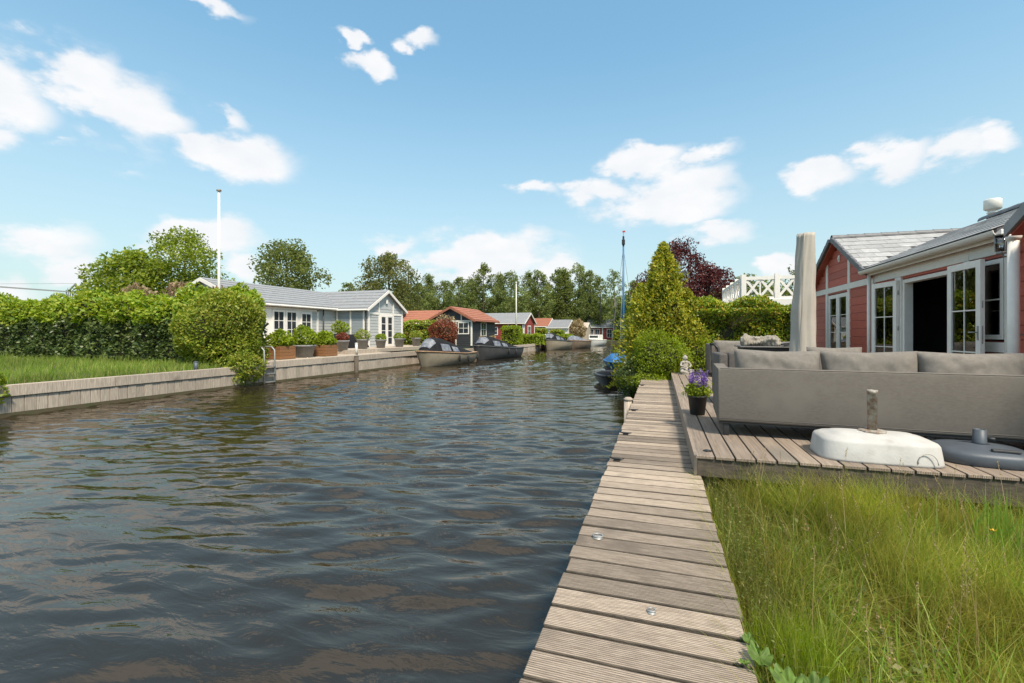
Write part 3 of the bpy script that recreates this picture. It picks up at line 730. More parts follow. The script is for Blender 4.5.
build('ceiling', MB().box(HX + .145, 9.45, 3.75, 15.85, 3.1, 3.14), INSIDE, rh)
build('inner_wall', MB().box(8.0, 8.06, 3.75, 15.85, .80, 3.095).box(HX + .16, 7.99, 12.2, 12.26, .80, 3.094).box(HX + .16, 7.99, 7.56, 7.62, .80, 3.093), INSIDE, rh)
o = thing('wall_lamp', 'dim bowl shaped wall lamp inside the dark open doorway', 'lamp', (7.9, 11.2, 2.1))
build('bowl', MB().lathe(7.85, 11.2, [(.02, 2.05), (.10, 2.08), (.15, 2.16), (.14, 2.16), (.09, 2.10)], 14), OFFW, o, True)
build('bracket', MB().box(7.86, 7.998, 11.18, 11.22, 2.06, 2.10), BLACK, o)

# siding boards, one object each
SB = plank_mesh('siding_board', 1, .018, .182, RED, .004)
def siding(y0, y1, z0, z1, cuts, x=HX):
    z = z0; step = .19
    while z < z1 - .02:
        zt = min(z + step, z1)
        segs = [(y0, y1)]
        for a, b2, za, zb in cuts:
            if za < (z + zt) / 2 < zb:
                segs = [s_ for p, q_ in segs for s_ in ((p, min(q_, a)), (max(p, b2), q_)) if s_[1] - s_[0] > .04]
        for a, b2 in segs:
            Mx = Matrix.Translation((x - .013, (a + b2) / 2, z + step / 2)) @ Matrix.Rotation(PI / 2, 4, 'Z') @ Matrix.Rotation(R(-3.2), 4, 'X') @ Matrix.Diagonal((b2 - a, 1, 1, 1))
            link('siding_board', SB, rh, None, Mx)
        z += step
TR = [(11.92, 12.08, 0, 9), (13.30, 13.44, 0, 9), (14.86, 15.0, 0, 9), (10.76, 11.0, 0, 9), (8.70, 8.84, 0, 9), (7.85, 7.96, 0, 9), (7.96, 8.7, 1.58, 1.72)]
CUTS = TR + OPEN
siding(7.9, 15.98, .62, 2.94, CUTS)
siding(3.62, 7.88, .62, 3.2, [(7.0, 7.1, 0, 9)])
z = 3.12
def gab(za, apex, zb, ya, yb): # half-opening at height
    pass
for yc, z_ap, half, z_e in ((14.05, 4.27, 1.93, 3.242),):
    z = 3.10
    while z < 4.2:
        hw = half * (z_ap - (z + .16)) / (z_ap - z_e) if z > 3.2 else half - .02
        hw = min(hw, half - .02)
        if hw > .1: siding(yc - hw, yc + hw, z, z + .19, [(13.30, 13.44, 0, 9), (14.86, 15.0, 0, 9)])
        z += .19
# white trim
def trim(y0, y1, z0, z1, d=.035, name='trim_board', x=HX): build(name, MB().box(x - d, x - .0005, y0, y1, z0, z1), WHITE, rh, bevel=.004)
trim(12.09, 15.98, 2.945, 3.09, .036); trim(8.70, 11.92, 2.945, 3.12, .05); trim(7.85, 8.695, 2.945, 3.12, .048)
trim(11.92, 12.08, .62, 3.22, .055)
for a, b2 in ((13.30, 13.44), (14.86, 15.0)):
    trim(a, b2, .80, 2.943, .04); trim(a, b2, 3.092, 3.76, .034)
trim(10.76, 11.0, .8, 2.943, .045); trim(8.70, 8.84, .8, 2.943, .045); trim(7.85, 7.96, .62, 2.943, .045)
trim(7.965, 8.695, 1.58, 1.72, .05, 'window_sill'); trim(7.0, 7.1, .62, 3.2, .04)
trim(10.1, 10.22, 3.122, 3.22, .03); trim(8.9, 9.02, 3.122, 3.22, .03)

def glazed(parent, name, O, u, n, w, h, fr=.07, bot=None, nx=2, ny=3, d=.05, mat=WHITE, glass=GLASS, bars=True, grid_w=.018):
    """framed glazed leaf: O lower corner, u along the width, n outwards"""
    Z = (0, 0, 1); bot = bot or fr; top = fr
    mb = MB()
    mb.obox(O, u, Z, n, (0, fr), (0, h), (0, d)); mb.obox(O, u, Z, n, (w - fr, w), (0, h), (0, d))
    mb.obox(O, u, Z, n, (fr, w - fr), (0, bot), (.001, d - .001)); mb.obox(O, u, Z, n, (fr, w - fr), (h - top, h), (.001, d - .001))
    f = build(name, mb, mat, parent, bevel=.004)
    build('pane', MB().obox(O, u, Z, n, (fr, w - fr), (bot, h - top), (d * .42, d * .58)), glass, f)
    if bars:
        gb = MB(); iw, ih = w - 2 * fr, h - bot - top
        for i in range(1, nx): gb.obox(O, u, Z, n, (fr + iw * i / nx - grid_w / 2, fr + iw * i / nx + grid_w / 2), (bot, h - top), (d * .30, d * .72))
        for j in range(1, ny): gb.obox(O, u, Z, n, (fr, w - fr), (bot + ih * j / ny - grid_w / 2, bot + ih * j / ny + grid_w / 2), (d * .28, d * .74))
        if gb.v: build('glazing_bar', gb, mat, f)
    return f
# gable french doors
WN = (-1, 0, 0)
glazed(rh, 'french_door', (HX + .04, 13.47, .82), (0, 1, 0), WN, .675, 2.06, .10, .14, 1, 4, .06)
glazed(rh, 'french_door', (HX + .04, 14.155, .82), (0, 1, 0), WN, .675, 2.06, .10, .14, 1, 4, .06)
# open doorway: leaves folded back on the wall
l1 = glazed(rh, 'open_door', (HX - .05, 10.80, .82), (-math.sin(R(9)), math.cos(R(9)), 0), (-math.cos(R(9)), -math.sin(R(9)), 0), .77, 2.06, .10, .15, 2, 3, .055)
l2 = glazed(rh, 'open_door', (HX - .20, 8.05, .82), (0, 1, 0), WN, .77, 2.06, .10, .15, 2, 3, .055)
for l, x, y in ((l1, HX - .07, 10.80), (l2, HX - .20, 8.83)):
    for z in (1.1, 1.9, 2.6): build('hinge', MB().tube([(x, y, z), (x, y, z + .09)], .012, 8), STEEL, l, True)
build('handle', MB().box(HX - .262, HX - .256, 8.08, 8.11, 1.75, 1.95).tube([(HX - .27, 8.095, 1.86), (HX - .31, 8.095, 1.86), (HX - .31, 8.19, 1.86)], .009, 6), STEEL, l2)
build('latch_plate', MB().box(HX - .235, HX - .225, 8.042, 8.049, 1.7, 1.95).box(HX - .235, HX - .225, 8.042, 8.049, 2.2, 2.3).box(HX - .235, HX - .225, 8.042, 8.049, 1.2, 1.3), STEEL, l2)
mb = MB(); mb.box(HX - .02, HX + .12, 8.852, 8.92, .80, 2.878).box(HX - .02, HX + .12, 10.68, 10.748, .80, 2.878).box(HX - .02, HX + .12, 8.922, 10.678, 2.81, 2.879)
build('door_frame', mb, WHITE, rh, bevel=.004)
glazed(rh, 'window', (HX + .05, 7.99, 1.76), (0, 1, 0), WN, .56, 1.12, .065, None, 1, 2, .09)
# curtains behind the panes
for y0, y1, x in ((13.55, 13.95, HX + .35), (14.4, 14.8, HX + .34), (8.02, 8.26, HX + .3)):
    mb = MB(); v_ = []; f_ = []; nn = 40
    for i in range(nn + 1):
        yv = y0 + (y1 - y0) * i / nn
        for zq in (.85, 2.88): v_.append((x + .03 * math.sin(i * 1.25), yv, zq))
    for i in range(nn): f_.append((2 * i, 2 * i + 2, 2 * i + 3, 2 * i + 1))
    build('curtain', mb.add(v_, f_), CURT, rh, True)
# gutter, fascia, columns
v_ = []; f_ = []
for i, yv in enumerate((7.72, 12.05)):
    for k in range(9):
        a = PI * k / 8; v_.append((4.27 - .07 * math.cos(a) + 0, yv, 3.215 - .075 * math.sin(a)))
    for k in range(9):
        a = PI * k / 8; v_.append((4.27 - .06 * math.cos(PI - a), yv, 3.215 - .065 * math.sin(a)))
for k in range(17): f_.append((k, k + 1, 18 + k + 1, 18 + k))
f_.append((17, 0, 18, 35)); f_.append(tuple(range(18))); f_.append(tuple(range(35, 17, -1)))
build('gutter', MB().add(v_, f_), WHITE, rh)
build('fascia', MB().box(4.345, 4.37, 7.72, 12.0, 3.10, 3.235), WHITE, rh, bevel=.004)
build('soffit', MB().box(4.372, HX - .001, 7.72, 11.98, 3.14, 3.154), RED, rh)
build('downpipe', MB().tube([(4.36, 11.9, .62), (4.36, 11.9, 3.13)], .038, 10), WHITE, rh, True)
co = build('column', MB().tube([(4.32, 7.55, .60), (4.32, 7.55, 3.06)], .058, 18), WHITE, rh, True)
build('capital', MB().lathe(4.32, 7.55, [(.058, 3.03), (.078, 3.065), (.078, 3.10), (.06, 3.115)], 18), WHITE, co, True)
build('stay', MB().tube([(4.36, 7.55, 1.83), (HX, 7.55, 1.83)], .012, 6), STEEL, co)
# vent on the ridge
vt = build('roof_vent', MB().lathe(7.08, 13.0, [(.085, 4.30), (.085, 4.52), (.10, 4.53), (.10, 4.555), (.085, 4.56), (.085, 4.62)], 18), WHITE, rh, True)
build('vent_cowl', MB().lathe(7.08, 13.0, [(.12, 4.60), (.15, 4.625), (.15, 4.82), (.13, 4.84), (.001, 4.845)], 18), OFFW, vt, True)
# gable ornament and lantern
o = thing('wall_ornament', 'small white oval plaque high in the red gable', 'plaque', (HX - .03, 14.0, 3.80))
build('plate', MB().obox((HX - .045, 14.0, 3.80), (1, 0, 0), (0, 1, 0), (0, 0, 1), (0, .018), (-.05, .05), (-.085, .085)), WHITE, o, True, .03, seg=4)
build('boss', MB().blob((HX - .05, 14.0, 3.80), (.02, .03, .05), 10, 8), WHITE, o, True)
la = thing('wall_lantern', 'metal and glass wall lantern on a bracket beside the white column', 'lantern', (HX, 7.75, 2.98))
build('bracket', MB().box(HX - .05, HX - .037, 7.71, 7.79, 2.82, 2.94).tube([(HX - .05, 7.75, 2.88), (HX - .16, 7.75, 2.86), (HX - .19, 7.75, 2.90)], .011, 6), STEEL, la)
build('lantern_frame', MB().lathe(HX - .19, 7.75, [(.055, 2.90), (.06, 2.915), (.055, 2.93)], 6).lathe(HX - .19, 7.75, [(.085, 3.14), (.09, 3.155), (.03, 3.21), (.012, 3.23)], 6).tube([(HX - .19 + .07, 7.75, 2.93), (HX - .19 + .075, 7.75, 3.14)], .006, 5).tube([(HX - .19 - .07, 7.75, 2.93), (HX - .19 - .075, 7.75, 3.14)], .006, 5).tube([(HX - .19, 7.82, 2.93), (HX - .19, 7.825, 3.14)], .006, 5).tube([(HX - .19, 7.68, 2.93), (HX - .19, 7.675, 3.14)], .006, 5), STEEL, la)
build('lantern_glass', MB().lathe(HX - .19, 7.75, [(.055, 2.935), (.066, 3.135)], 12), GLASS, la, True)

# roofs: decks and single tiles
TM = plank_mesh('roof_tile', .332, .315, .013, TILE, .003)
def frame(a, b2):
    a = Vector(a).normalized(); b2 = Vector(b2).normalized(); n = a.cross(b2).normalized(); return a, b2, n
def tiles(O, a, b2, rows, cols, keep, step=.285, wid=.335):
    a, b2, n = frame(a, b2); O = Vector(O)
    if n.z < 0: n = -n
    for i in range(rows):
        for j in range(cols):
            c = O + b2 * (step * (i + .5)) + a * (wid * (j + (.5 if i % 2 else 0))); half = False
            if i % 2 and j == cols - 1: c = O + b2 * (step * (i + .5)) - a * wid * .25; half = True
            if not keep(c): continue
            t_ = (b2 * math.cos(R(2.6)) - n * math.sin(R(2.6))).normalized(); nn_ = a.cross(t_).normalized()
            if nn_.z < 0: nn_ = -nn_
            aa = t_.cross(nn_)
            Mx = Matrix(((aa.x, t_.x, nn_.x, 0), (aa.y, t_.y, nn_.y, 0), (aa.z, t_.z, nn_.z, 0), (0, 0, 0, 1)))
            link('roof_tile', TM, rh, None, Matrix.Translation(c + n * (.026 + rd.uniform(-.001, .001))) @ Mx @ Matrix.Diagonal((.48 if half else 1, 1, 1, 1)))
ME, MZ, MRX, MRZ = 4.28, 3.235, 7.02, 4.40     # main slope: eave x,z to ridge x,z
ms = (MRZ - MZ) / (MRX - ME)
def zmain(x): return MZ + (x - ME) * ms
WY, WE, WZE, WZ = 14.05, 12.0, 3.19, 4.33    # far wing: ridge y, eave y, eave z, ridge z
ws = (WZ - WZE) / (WY - WE)
def zwing(y): return WZ - abs(y - WY) * ws
TILEDECK = M('roof_deck', (.10, .10, .105), .7)
build('roof_slope', MB().prism([(ME, 7.78, MZ - .045), (MRX, 7.78, MRZ - .045), (MRX, 7.78, MRZ + .01), (ME, 7.78, MZ + .01)], (0, 4.42, 0)), TILEDECK, rh)
build('roof_slope', MB().prism([(MRX + .01, 4.2, MRZ - .045), (9.8, 4.2, 3.1), (9.8, 4.2, 3.16), (MRX + .01, 4.2, MRZ + .01)], (0, 11.8, 0)), TILEDECK, rh)
build('roof_slope', MB().prism([(ME + .4, 4.6, MZ + .4 * ms - .045), (MRX, 4.6, MRZ - .046), (MRX, 4.6, MRZ + .009), (ME + .4, 4.6, MZ + .4 * ms + .01)], (0, 3.17, 0)), TILEDECK, rh)
build('roof_slope', MB().prism([(MRX, 12.202, MRZ - .05), (5.9, 12.202, zmain(5.9) - .05), (5.9, 12.202, zmain(5.9)), (MRX, 12.202, MRZ)], (0, 3.5, 0)), TILEDECK, rh)
for sgn in (1, -1):
    build('roof_slope', MB().prism([(4.31, WY - sgn * .01, WZ - .04), (4.31, WY - sgn * (WY - WE + .05), WZE - .07), (4.31, WY - sgn * (WY - WE + .05), WZE - .01), (4.31, WY - sgn * .01, WZ + .012)], (3.1, 0, 0)), TILEDECK, rh)
    y2 = 5.25
    build('roof_slope', MB().prism([(4.16, y2 + sgn * .01, 4.42 - .04), (4.16, y2 + sgn * 2.07, 3.17), (4.16, y2 + sgn * 2.07, 3.225), (4.16, y2 + sgn * .01, 4.42 + .012)], (3.1, 0, 0)), TILEDECK, rh)
tiles((4.31 + .17, WE - .02, WZE), (1, 0, 0), (0, WY - WE, WZ - WZE), 8, 9, lambda c: c.z > zmain(c.x) - .05 and c.x < 7.25)
tiles((ME - .03, 7.95, MZ - .015), (0, 1, 0), (MRX - ME, 0, MRZ - MZ), 10, 20, lambda c: c.z > zwing(c.y) - .05 and c.y < 14.3)
# ridge tiles, verge tiles, red soffits under the rakes
RM = bpy.data.meshes.new('ridge_tile'); bm = bmesh.new()
tmp = MB(); pr = [(.10 * math.cos(a), .10 * math.sin(a)) for a in [PI * k / 8 for k in range(9)]] + [(.085 * math.cos(a), .085 * math.sin(a)) for a in [PI * k / 8 for k in range(8, -1, -1)]]
tmp.prism([(-.19, yq, zq) for yq, zq in pr], (.40, 0, 0)); RM.from_pydata(tmp.v, [], tmp.f); RM.update(); RM.materials.append(TILED); bm.free()
for i in range(8):
    link('ridge_tile', RM, rh, None, Matrix.Translation((4.5 + i * .36, WY, WZ + .0)) @ Matrix.Rotation(R(1.5), 4, 'Y'))
for i in range(14):
    link('ridge_tile', RM, rh, None, Matrix.Translation((MRX, 8.2 + i * .37, MRZ + .005)) @ Matrix.Rotation(PI / 2, 4, 'Z') @ Matrix.Rotation(R(1.5), 4, 'Y'))
VM = plank_mesh('verge_tile', .06, .30, .13, TILED, .008)
for sgn in (1, -1):
    b_ = Vector((0, sgn * (WY - WE), WZ - WZE)).normalized()
    for i in range(8):
        c = Vector((4.295, WY - sgn * (WY - WE + .04), WZE - .02)) + b_ * (.285 * i + .15)
        link('verge_tile', VM, rh, None, Matrix.Translation(c + Vector((0, 0, .015))) @ Matrix.Rotation(math.atan2(b_.z, b_.y) if sgn > 0 else math.atan2(b_.z, b_.y), 4, 'X') @ Matrix.Rotation(R(-3 * 1), 4, 'X'))
    build('rake_soffit', MB().prism([(4.33, WY - sgn * .0, WZ - .11), (4.33, WY - sgn * (WY - WE + .04), WZE - .14), (4.33, WY - sgn * (WY - WE + .04), WZE - .075), (4.33, WY, WZ - .045)], (.168, 0, 0)), RED, rh)
    b_ = Vector((0, -sgn * 2.06, 1.24)).normalized()
    build('barge_board', MB().prism([(4.12, 5.25, 4.46), (4.12, 5.25 + sgn * 2.12, 3.21), (4.12, 5.25 + sgn * 2.12, 3.05 + .01), (4.12, 5.25, 4.31)], (.038, 0, 0)), TILEF, rh)
    build('rake_soffit', MB().prism([(4.161, 5.25, 4.37), (4.161, 5.25 + sgn * 2.06, 3.165), (4.161, 5.25 + sgn * 2.06, 3.06), (4.161, 5.25, 4.28)], (.438, 0, 0)), RED, rh)
    build('gutter_end', MB().box(4.42, 6.5, 5.25 + sgn * 2.10 - .05, 5.25 + sgn * 2.10 + .05, 3.10, 3.16) if False else MB().box(4.42, 4.58, 5.25 + sgn * 2.0 - .03, 5.25 + sgn * 2.0 + .03, 2.99, 3.055), WHITE, rh)

# ------------------------------------------------------------------ vegetation builders
def vnoise(P, s, seed=0.0):
    """cheap smooth noise in -1..1 for an (N,3) array"""
    P = np.asarray(P) * s + seed
    return (np.sin(P[:, 0] * 1.7 + 1.3 * np.sin(P[:, 1] * 1.1 + seed)) + np.sin(P[:, 1] * 1.9 + 1.2 * np.sin(P[:, 2] * 1.3)) + np.sin(P[:, 2] * 1.6 + 1.4 * np.sin(P[:, 0] * .9 + 2))) / 3
def hedge(name, label, cat, x0, x1, y0, y1, z0, z1, mat, n, Lf, Wf, lump=.18, group=None, core=TWIG, up=.3, seed=1.0, rot=0):
    o = thing(name, label, cat, ((x0 + x1) / 2, (y0 + y1) / 2, z0), 0, group)
    dx, dy, dz = x1 - x0, y1 - y0, z1 - z0
    areas = np.array([dx * dy * 1.3, dx * dz, dx * dz * .45, dy * dz, dy * dz]); pick = RNG.choice(5, n, p=areas / areas.sum())
    U, V_ = RNG.random(n), RNG.random(n)
    P = np.zeros((n, 3)); Nn = np.zeros((n, 3))
    for k, (fn, nn) in enumerate(((lambda u, v: (x0 + u * dx, y0 + v * dy, z1 + 0 * u), (0, 0, 1)), (lambda u, v: (x0 + u * dx, y0 + 0 * u, z0 + v * dz), (0, -1, 0)), (lambda u, v: (x0 + u * dx, y1 + 0 * u, z0 + v * dz), (0, 1, 0)), (lambda u, v: (x0 + 0 * u, y0 + u * dy, z0 + v * dz), (-1, 0, 0)), (lambda u, v: (x1 + 0 * u, y0 + u * dy, z0 + v * dz), (1, 0, 0)))):
        s = pick == k; P[s] = np.stack(fn(U[s], V_[s]), 1); Nn[s] = nn
    # round the upper edges, push lumps in and out
    zt = np.clip((P[:, 2] - (z1 - .35)) / .35, 0, 1)
    inx = np.clip(np.abs(P[:, 0] - (x0 + x1) / 2) - dx / 2 + .3, 0, .3) / .3; iny = np.clip(np.abs(P[:, 1] - (y0 + y1) / 2) - dy / 2 + .3, 0, .3) / .3
    P[:, 2] -= zt * np.maximum(inx, iny) ** 2 * .18
    dep = lump * vnoise(P, 2.3, seed) + lump * .6 * vnoise(P, 5.1, seed * 2) - np.abs(RNG.normal(0, .10, n)) + .03
    P += Nn * dep[:, None]
    leaf_obj('foliage', P, Lf, Wf, mat, o, up, dirs=Nn + np.array((0, 0, .3)))
    i = .22
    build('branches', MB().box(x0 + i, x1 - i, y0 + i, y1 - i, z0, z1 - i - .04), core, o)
    return o
def shell(c, r, n, lump=.2, seed=0.0, inner=.45, zmin=None):
    d = RNG.normal(size=(n, 3)); d /= np.linalg.norm(d, axis=1, keepdims=True)
    rr = 1 - np.abs(RNG.normal(0, .13, n)) * 1.0
    rr = np.where(RNG.random(n) < .15, inner + (1 - inner) * RNG.random(n), rr)
    rr *= 1 + lump * vnoise(d * 2.2, 1.4, seed) + lump * .5 * vnoise(d * 5, 1.3, seed + 3)
    P = np.asarray(c) + d * rr[:, None] * np.asarray(r)
    if zmin is not None: P[:, 2] = np.maximum(P[:, 2], zmin + np.abs(RNG.normal(0, .05, n)))
    return P, d
def bush(name, label, cat, c, r, mat, n, Lf, Wf, zg, lump=.2, seed=0.0, group=None, up=.3, core=.62, zmin=None):
    o = thing(name, label, cat, (c[0], c[1], zg), 0, group)
    P, d = shell(c, r, n, lump, seed, zmin=zmin)
    leaf_obj('foliage', P, Lf, Wf, mat, o, up, dirs=d + np.array((0, 0, .4)))
    mb = MB()
    rs = random.Random(int(seed * 10) + 3)
    for k in range(7):
        a = rs.random() * 6.28; e = rs.uniform(.2, .9)
        q_ = (c[0] + r[0] * .7 * math.cos(a) * (1 - e * .5), c[1] + r[1] * .7 * math.sin(a) * (1 - e * .5), c[2] + r[2] * .7 * e)
        mb.tube([(c[0], c[1], zg - .05), ((c[0] * 2 + q_[0]) / 3, (c[1] * 2 + q_[1]) / 3, (zg + q_[2]) / 2), q_], [.05, .035, .012], 6)
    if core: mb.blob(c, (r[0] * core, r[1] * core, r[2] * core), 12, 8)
    build('branches', mb, TWIG, o); return o
SHAPES = {'round': lambda u: max(0, 1 - (2 * u - .9) ** 2 * .95) ** .5 * (1 if u < .95 else .6),
          'oval': lambda u: (math.sin(PI * min(1, max(0, u * .93 + .05))) ** .7),
          'cone': lambda u: max(.02, (1 - u)) ** .85 * min(1, .7 + u * 3),
          'poplar': lambda u: max(.03, 1 - u) ** .8 * min(1, .6 + 2 * u)}
def tree(name, label, cat, x, y, zb, H, Rr, n, Lf, mat, bark, shape='oval', seed=1, group=None, cb=.25, nc=34, cr=.24, wl_=.55, up=.35, tr=None, lean=0):
    rs = random.Random(seed); rg = np.random.default_rng(seed)
    o = thing(name, label, cat, (x, y, zb), 0, group)
    fn = SHAPES[shape]; cz0 = zb + H * cb; ch = H * (1 - cb); tr = tr or .018 * H + .05
    mb = MB()
    tp = [(x + lean * u * H * .1 + .03 * H * .4 * math.sin(u * 3 + seed), y + .02 * H * .4 * math.sin(u * 4 + seed * 2), zb - .2 + u * (H * .93 + .2)) for u in (0, .12, .3, .5, .7, .86, 1)]
    mb.tube(tp, [tr * 1.25, tr, tr * .85, tr * .62, tr * .4, tr * .22, tr * .07], 8)
    C = []; Rc = []
    for k in range(nc):
        u = ((k + rs.random()) / nc) ** .9; a = k * 2.4 + rs.uniform(-.5, .5); rad = fn(u) * Rr * (rs.uniform(.35, .95))
        c = (x + lean * H * .06 + rad * math.cos(a), y + rad * math.sin(a), cz0 + u * ch * .97)
        s = cr * Rr * rs.uniform(.7, 1.35) * (1 - .35 * u); C.append(c); Rc.append(s)
        if k % 2 == 0 or k > nc - 4:
            tz = max(zb + H * .12, c[2] - rad * rs.uniform(.5, 1.1)); ui = min(.97, (tz - zb) / H)
            jj = min(5, int(ui * 6)); b0 = Vector(tp[jj]).lerp(Vector(tp[jj + 1]), .5); b0.z = min(tz, tp[-1][2])
            mid = (b0 + Vector(c)) / 2 + Vector((0, 0, -.05 * rad))
            mb.tube([b0, mid, c], [tr * .34 * (1.1 - ui), tr * .2 * (1.1 - ui), tr * .05], 5)
    build('trunk', mb, bark, o, True)
    C = np.array(C); Rc = np.array(Rc); wgt = Rc ** 2 / (Rc ** 2).sum()
    n = int(n * 1.5); ix = rg.choice(len(C), n, p=wgt)
    d = rg.normal(size=(n, 3)); d /= np.linalg.norm(d, axis=1, keepdims=True)
    P = C[ix] + d * (Rc[ix] * rg.random(n) ** .4 * 1.15)[:, None] * (1, 1, .8)
    P += d * (.3 * Rc[ix] * vnoise(P, 1.6 / max(.4, Rr * .3), seed))[:, None]
    leaf_obj('crown', P, Lf, Lf * wl_, mat, o, up, rng=rg); return o
def blades(name, P, H, W, mat, parent=None, kind=None, lean=.35, rng=RNG, wind=(0, 0), levels=4):
    P = np.asarray(P); n = len(P); H = np.asarray(H) * np.ones(n)
    a = rng.random(n) * 2 * PI; wx, wy = np.cos(a), np.sin(a)
    b_ = rng.random(n) * 2 * PI; ln = np.abs(rng.normal(0, lean, n)); lx_, ly_ = np.cos(b_) * ln + wind[0], np.sin(b_) * ln + wind[1]
    out = []
    for k in range(levels):
        u = k / (levels - 1); w_ = W * (1 - u) ** .7 * (.7 + .6 * rng.random(n)) * .5 if k < levels - 1 else np.zeros(n)
        cx_ = P[:, 0] + lx_ * H * u ** 1.8; cy_ = P[:, 1] + ly_ * H * u ** 1.8; cz_ = P[:, 2] + H * (u - .28 * np.minimum(1.2, np.hypot(lx_, ly_)) * u ** 2.2)
        if k < levels - 1:
            out.append(np.stack([cx_ - wx * w_, cy_ - wy * w_, cz_], 1)); out.append(np.stack([cx_ + wx * w_, cy_ + wy * w_, cz_], 1))
        else: out.append(np.stack([cx_, cy_, cz_], 1))
    V_ = np.stack(out, 1); m_ = V_.shape[1]; V_ = V_.reshape(-1, 3)
    base_ = np.arange(n)[:, None] * m_; tri = []
    for k in range(levels - 2): tri += [(2 * k, 2 * k + 1, 2 * k + 3), (2 * k, 2 * k + 3, 2 * k + 2)]
    tri.append((2 * (levels - 2), 2 * (levels - 2) + 1, m_ - 1))
    F = (base_[:, None, :] + np.array(tri)[None]).reshape(-1, 3)
    return np_mesh(name, V_, F, mat, parent, kind)

# ------------------------------------------------------------------ meadow in front of the terrace
nc_ = 5200
cx_ = .30 + 3.4 * RNG.random(nc_); cy_ = 1.1 + 3.22 * RNG.random(nc_); k_ = (cx_ < .66 * cy_ + .5); cx_, cy_ = cx_[k_], cy_[k_]
Cn = np.stack([cx_, cy_, 0 * cx_], 1); tall = .27 + .15 * vnoise(Cn, 1.9, 9.0) + .06 * RNG.normal(size=len(cx_)); tall += np.where(cy_ > 3.75, .12, 0); tall *= np.where(cx_ < .62, .6, 1)
keepc = RNG.random(len(cx_)) < np.clip(.85 + .55 * vnoise(Cn, 2.3, 4.0), .25, 1) * np.where(cx_ < .62, .5, 1) * np.where(np.hypot(cx_ - .92 - .12 * np.sin(cy_ * 3), 0 * cx_) < .13, .25, 1); Cn, tall = Cn[keepc], tall[keepc]
per = 30; ix = np.repeat(np.arange(len(Cn)), per); n = len(ix)
sp = RNG.normal(0, .045, (n, 2)); P = np.stack([Cn[ix, 0] + sp[:, 0], Cn[ix, 1] + sp[:, 1], np.full(n, .33)], 1)
ok = (P[:, 0] > .36) & (P[:, 1] < 4.27); P, sp, ix = P[ok], sp[ok], ix[ok]
h = np.clip(tall[ix] * (.55 + .7 * RNG.random(len(P))), .06, .52)
fl_ = np.stack([.35 * vnoise(P, .9, 1.0), .35 * vnoise(P, .9, 6.0)], 1)          # tufts lean together
tag(blades('grass', P, h, .0046, L_GRASS, lean=.44, kind='stuff', wind=(sp[:, 0] * 5 + fl_[:, 0] - .1, sp[:, 1] * 5 + fl_[:, 1] - .08)), 'long fine olive green meadow grass in front of the terrace', kind='stuff')
n = 5200; P = np.stack([.36 + 3.2 * RNG.random(n), 1.2 + 3.05 * RNG.random(n), np.full(n, .33)], 1); P = P[P[:, 0] < .66 * P[:, 1] + .45]; P = P[vnoise(P, 2.9, 12.0) > -.15]
tag(blades('coarse_grass', P, .20 + .24 * RNG.random(len(P)), .0085, L_GRASSB, lean=.5, kind='stuff', wind=(-.1, -.05)), 'scattered broader brighter grass blades among the fine meadow grass', kind='stuff')
n = 9000; P = np.stack([.36 + 3.2 * RNG.random(n), 1.2 + 3.05 * RNG.random(n), .34 + .10 * RNG.random(n) ** 2], 1); P = P[P[:, 0] < .66 * P[:, 1] + .45]
L_THATCH = leafmat('dead_thatch', [(.16, .12, .05), (.24, .18, .08), (.12, .09, .04)], .2)
tag(leaf_obj('dead_grass', P, .16, .005, L_THATCH, None, 1.5, 'stuff'), 'dry dead grass lying low between the green meadow blades', kind='stuff')
# weedy strip along the boardwalk
W = []
for k in range(620):
    x = .40 + abs(RNG.normal(0, .17)); y = 1.35 + 2.9 * RNG.random(); hh = .10 + .26 * RNG.random() * (1 - .45 * min(1, (x - .36) / .5))
    ax, ay = RNG.normal(0, .12, 2)
    for j in range(13):
        u = j / 12; W.append((x + ax * u * hh * 2 + RNG.normal() * .012, y + ay * u * hh * 2 + RNG.normal() * .012, 0.33 + hh * u + RNG.normal() * .006))
W = np.array(W)
o = thing('weeds', None, None, (.55, 2.7, .24)); o['kind'] = 'stuff'; o['label'] = 'yellow green weeds along the meadow edge of the boardwalk'
leaf_obj('leaves', W, .019, .008, L_WEED, o, .3, 'stuff')
n = 3200; P = np.stack([.40 + np.abs(RNG.normal(0, .2, n)), 1.3 + 3 * RNG.random(n), np.full(n, .33)], 1)
LW = []
for k in range(330):
    x = .92 + .12 * math.sin(6) + RNG.normal(0, .15); y = 1.4 + 2.6 * RNG.random(); hh = .06 + .16 * RNG.random()
    for j in range(9):
        u = j / 8; LW.append((x + RNG.normal() * .03, y + RNG.normal() * .03, .335 + hh * u))
L_LEAFY = leafmat('low_weed_leaves', [(.05, .085, .02), (.085, .12, .03), (.15, .15, .05), (.14, .085, .05)], .25)
leaf_obj('low_leaves', np.array(LW), .034, .02, L_LEAFY, o, .6, 'stuff')
n2 = 420; P2 = np.stack([.372 + .03 * RNG.random(n2), 1.3 + 2.95 * RNG.random(n2), np.full(n2, .40)], 1)
blades('edge_blades', P2, .22 + .16 * RNG.random(n2), .0045, L_GRASS, o, 'stuff', .35, wind=(-.55, 0))
blades('stems', P, .16 + .26 * RNG.random(n), .003, L_WEED, o, 'stuff', .3)
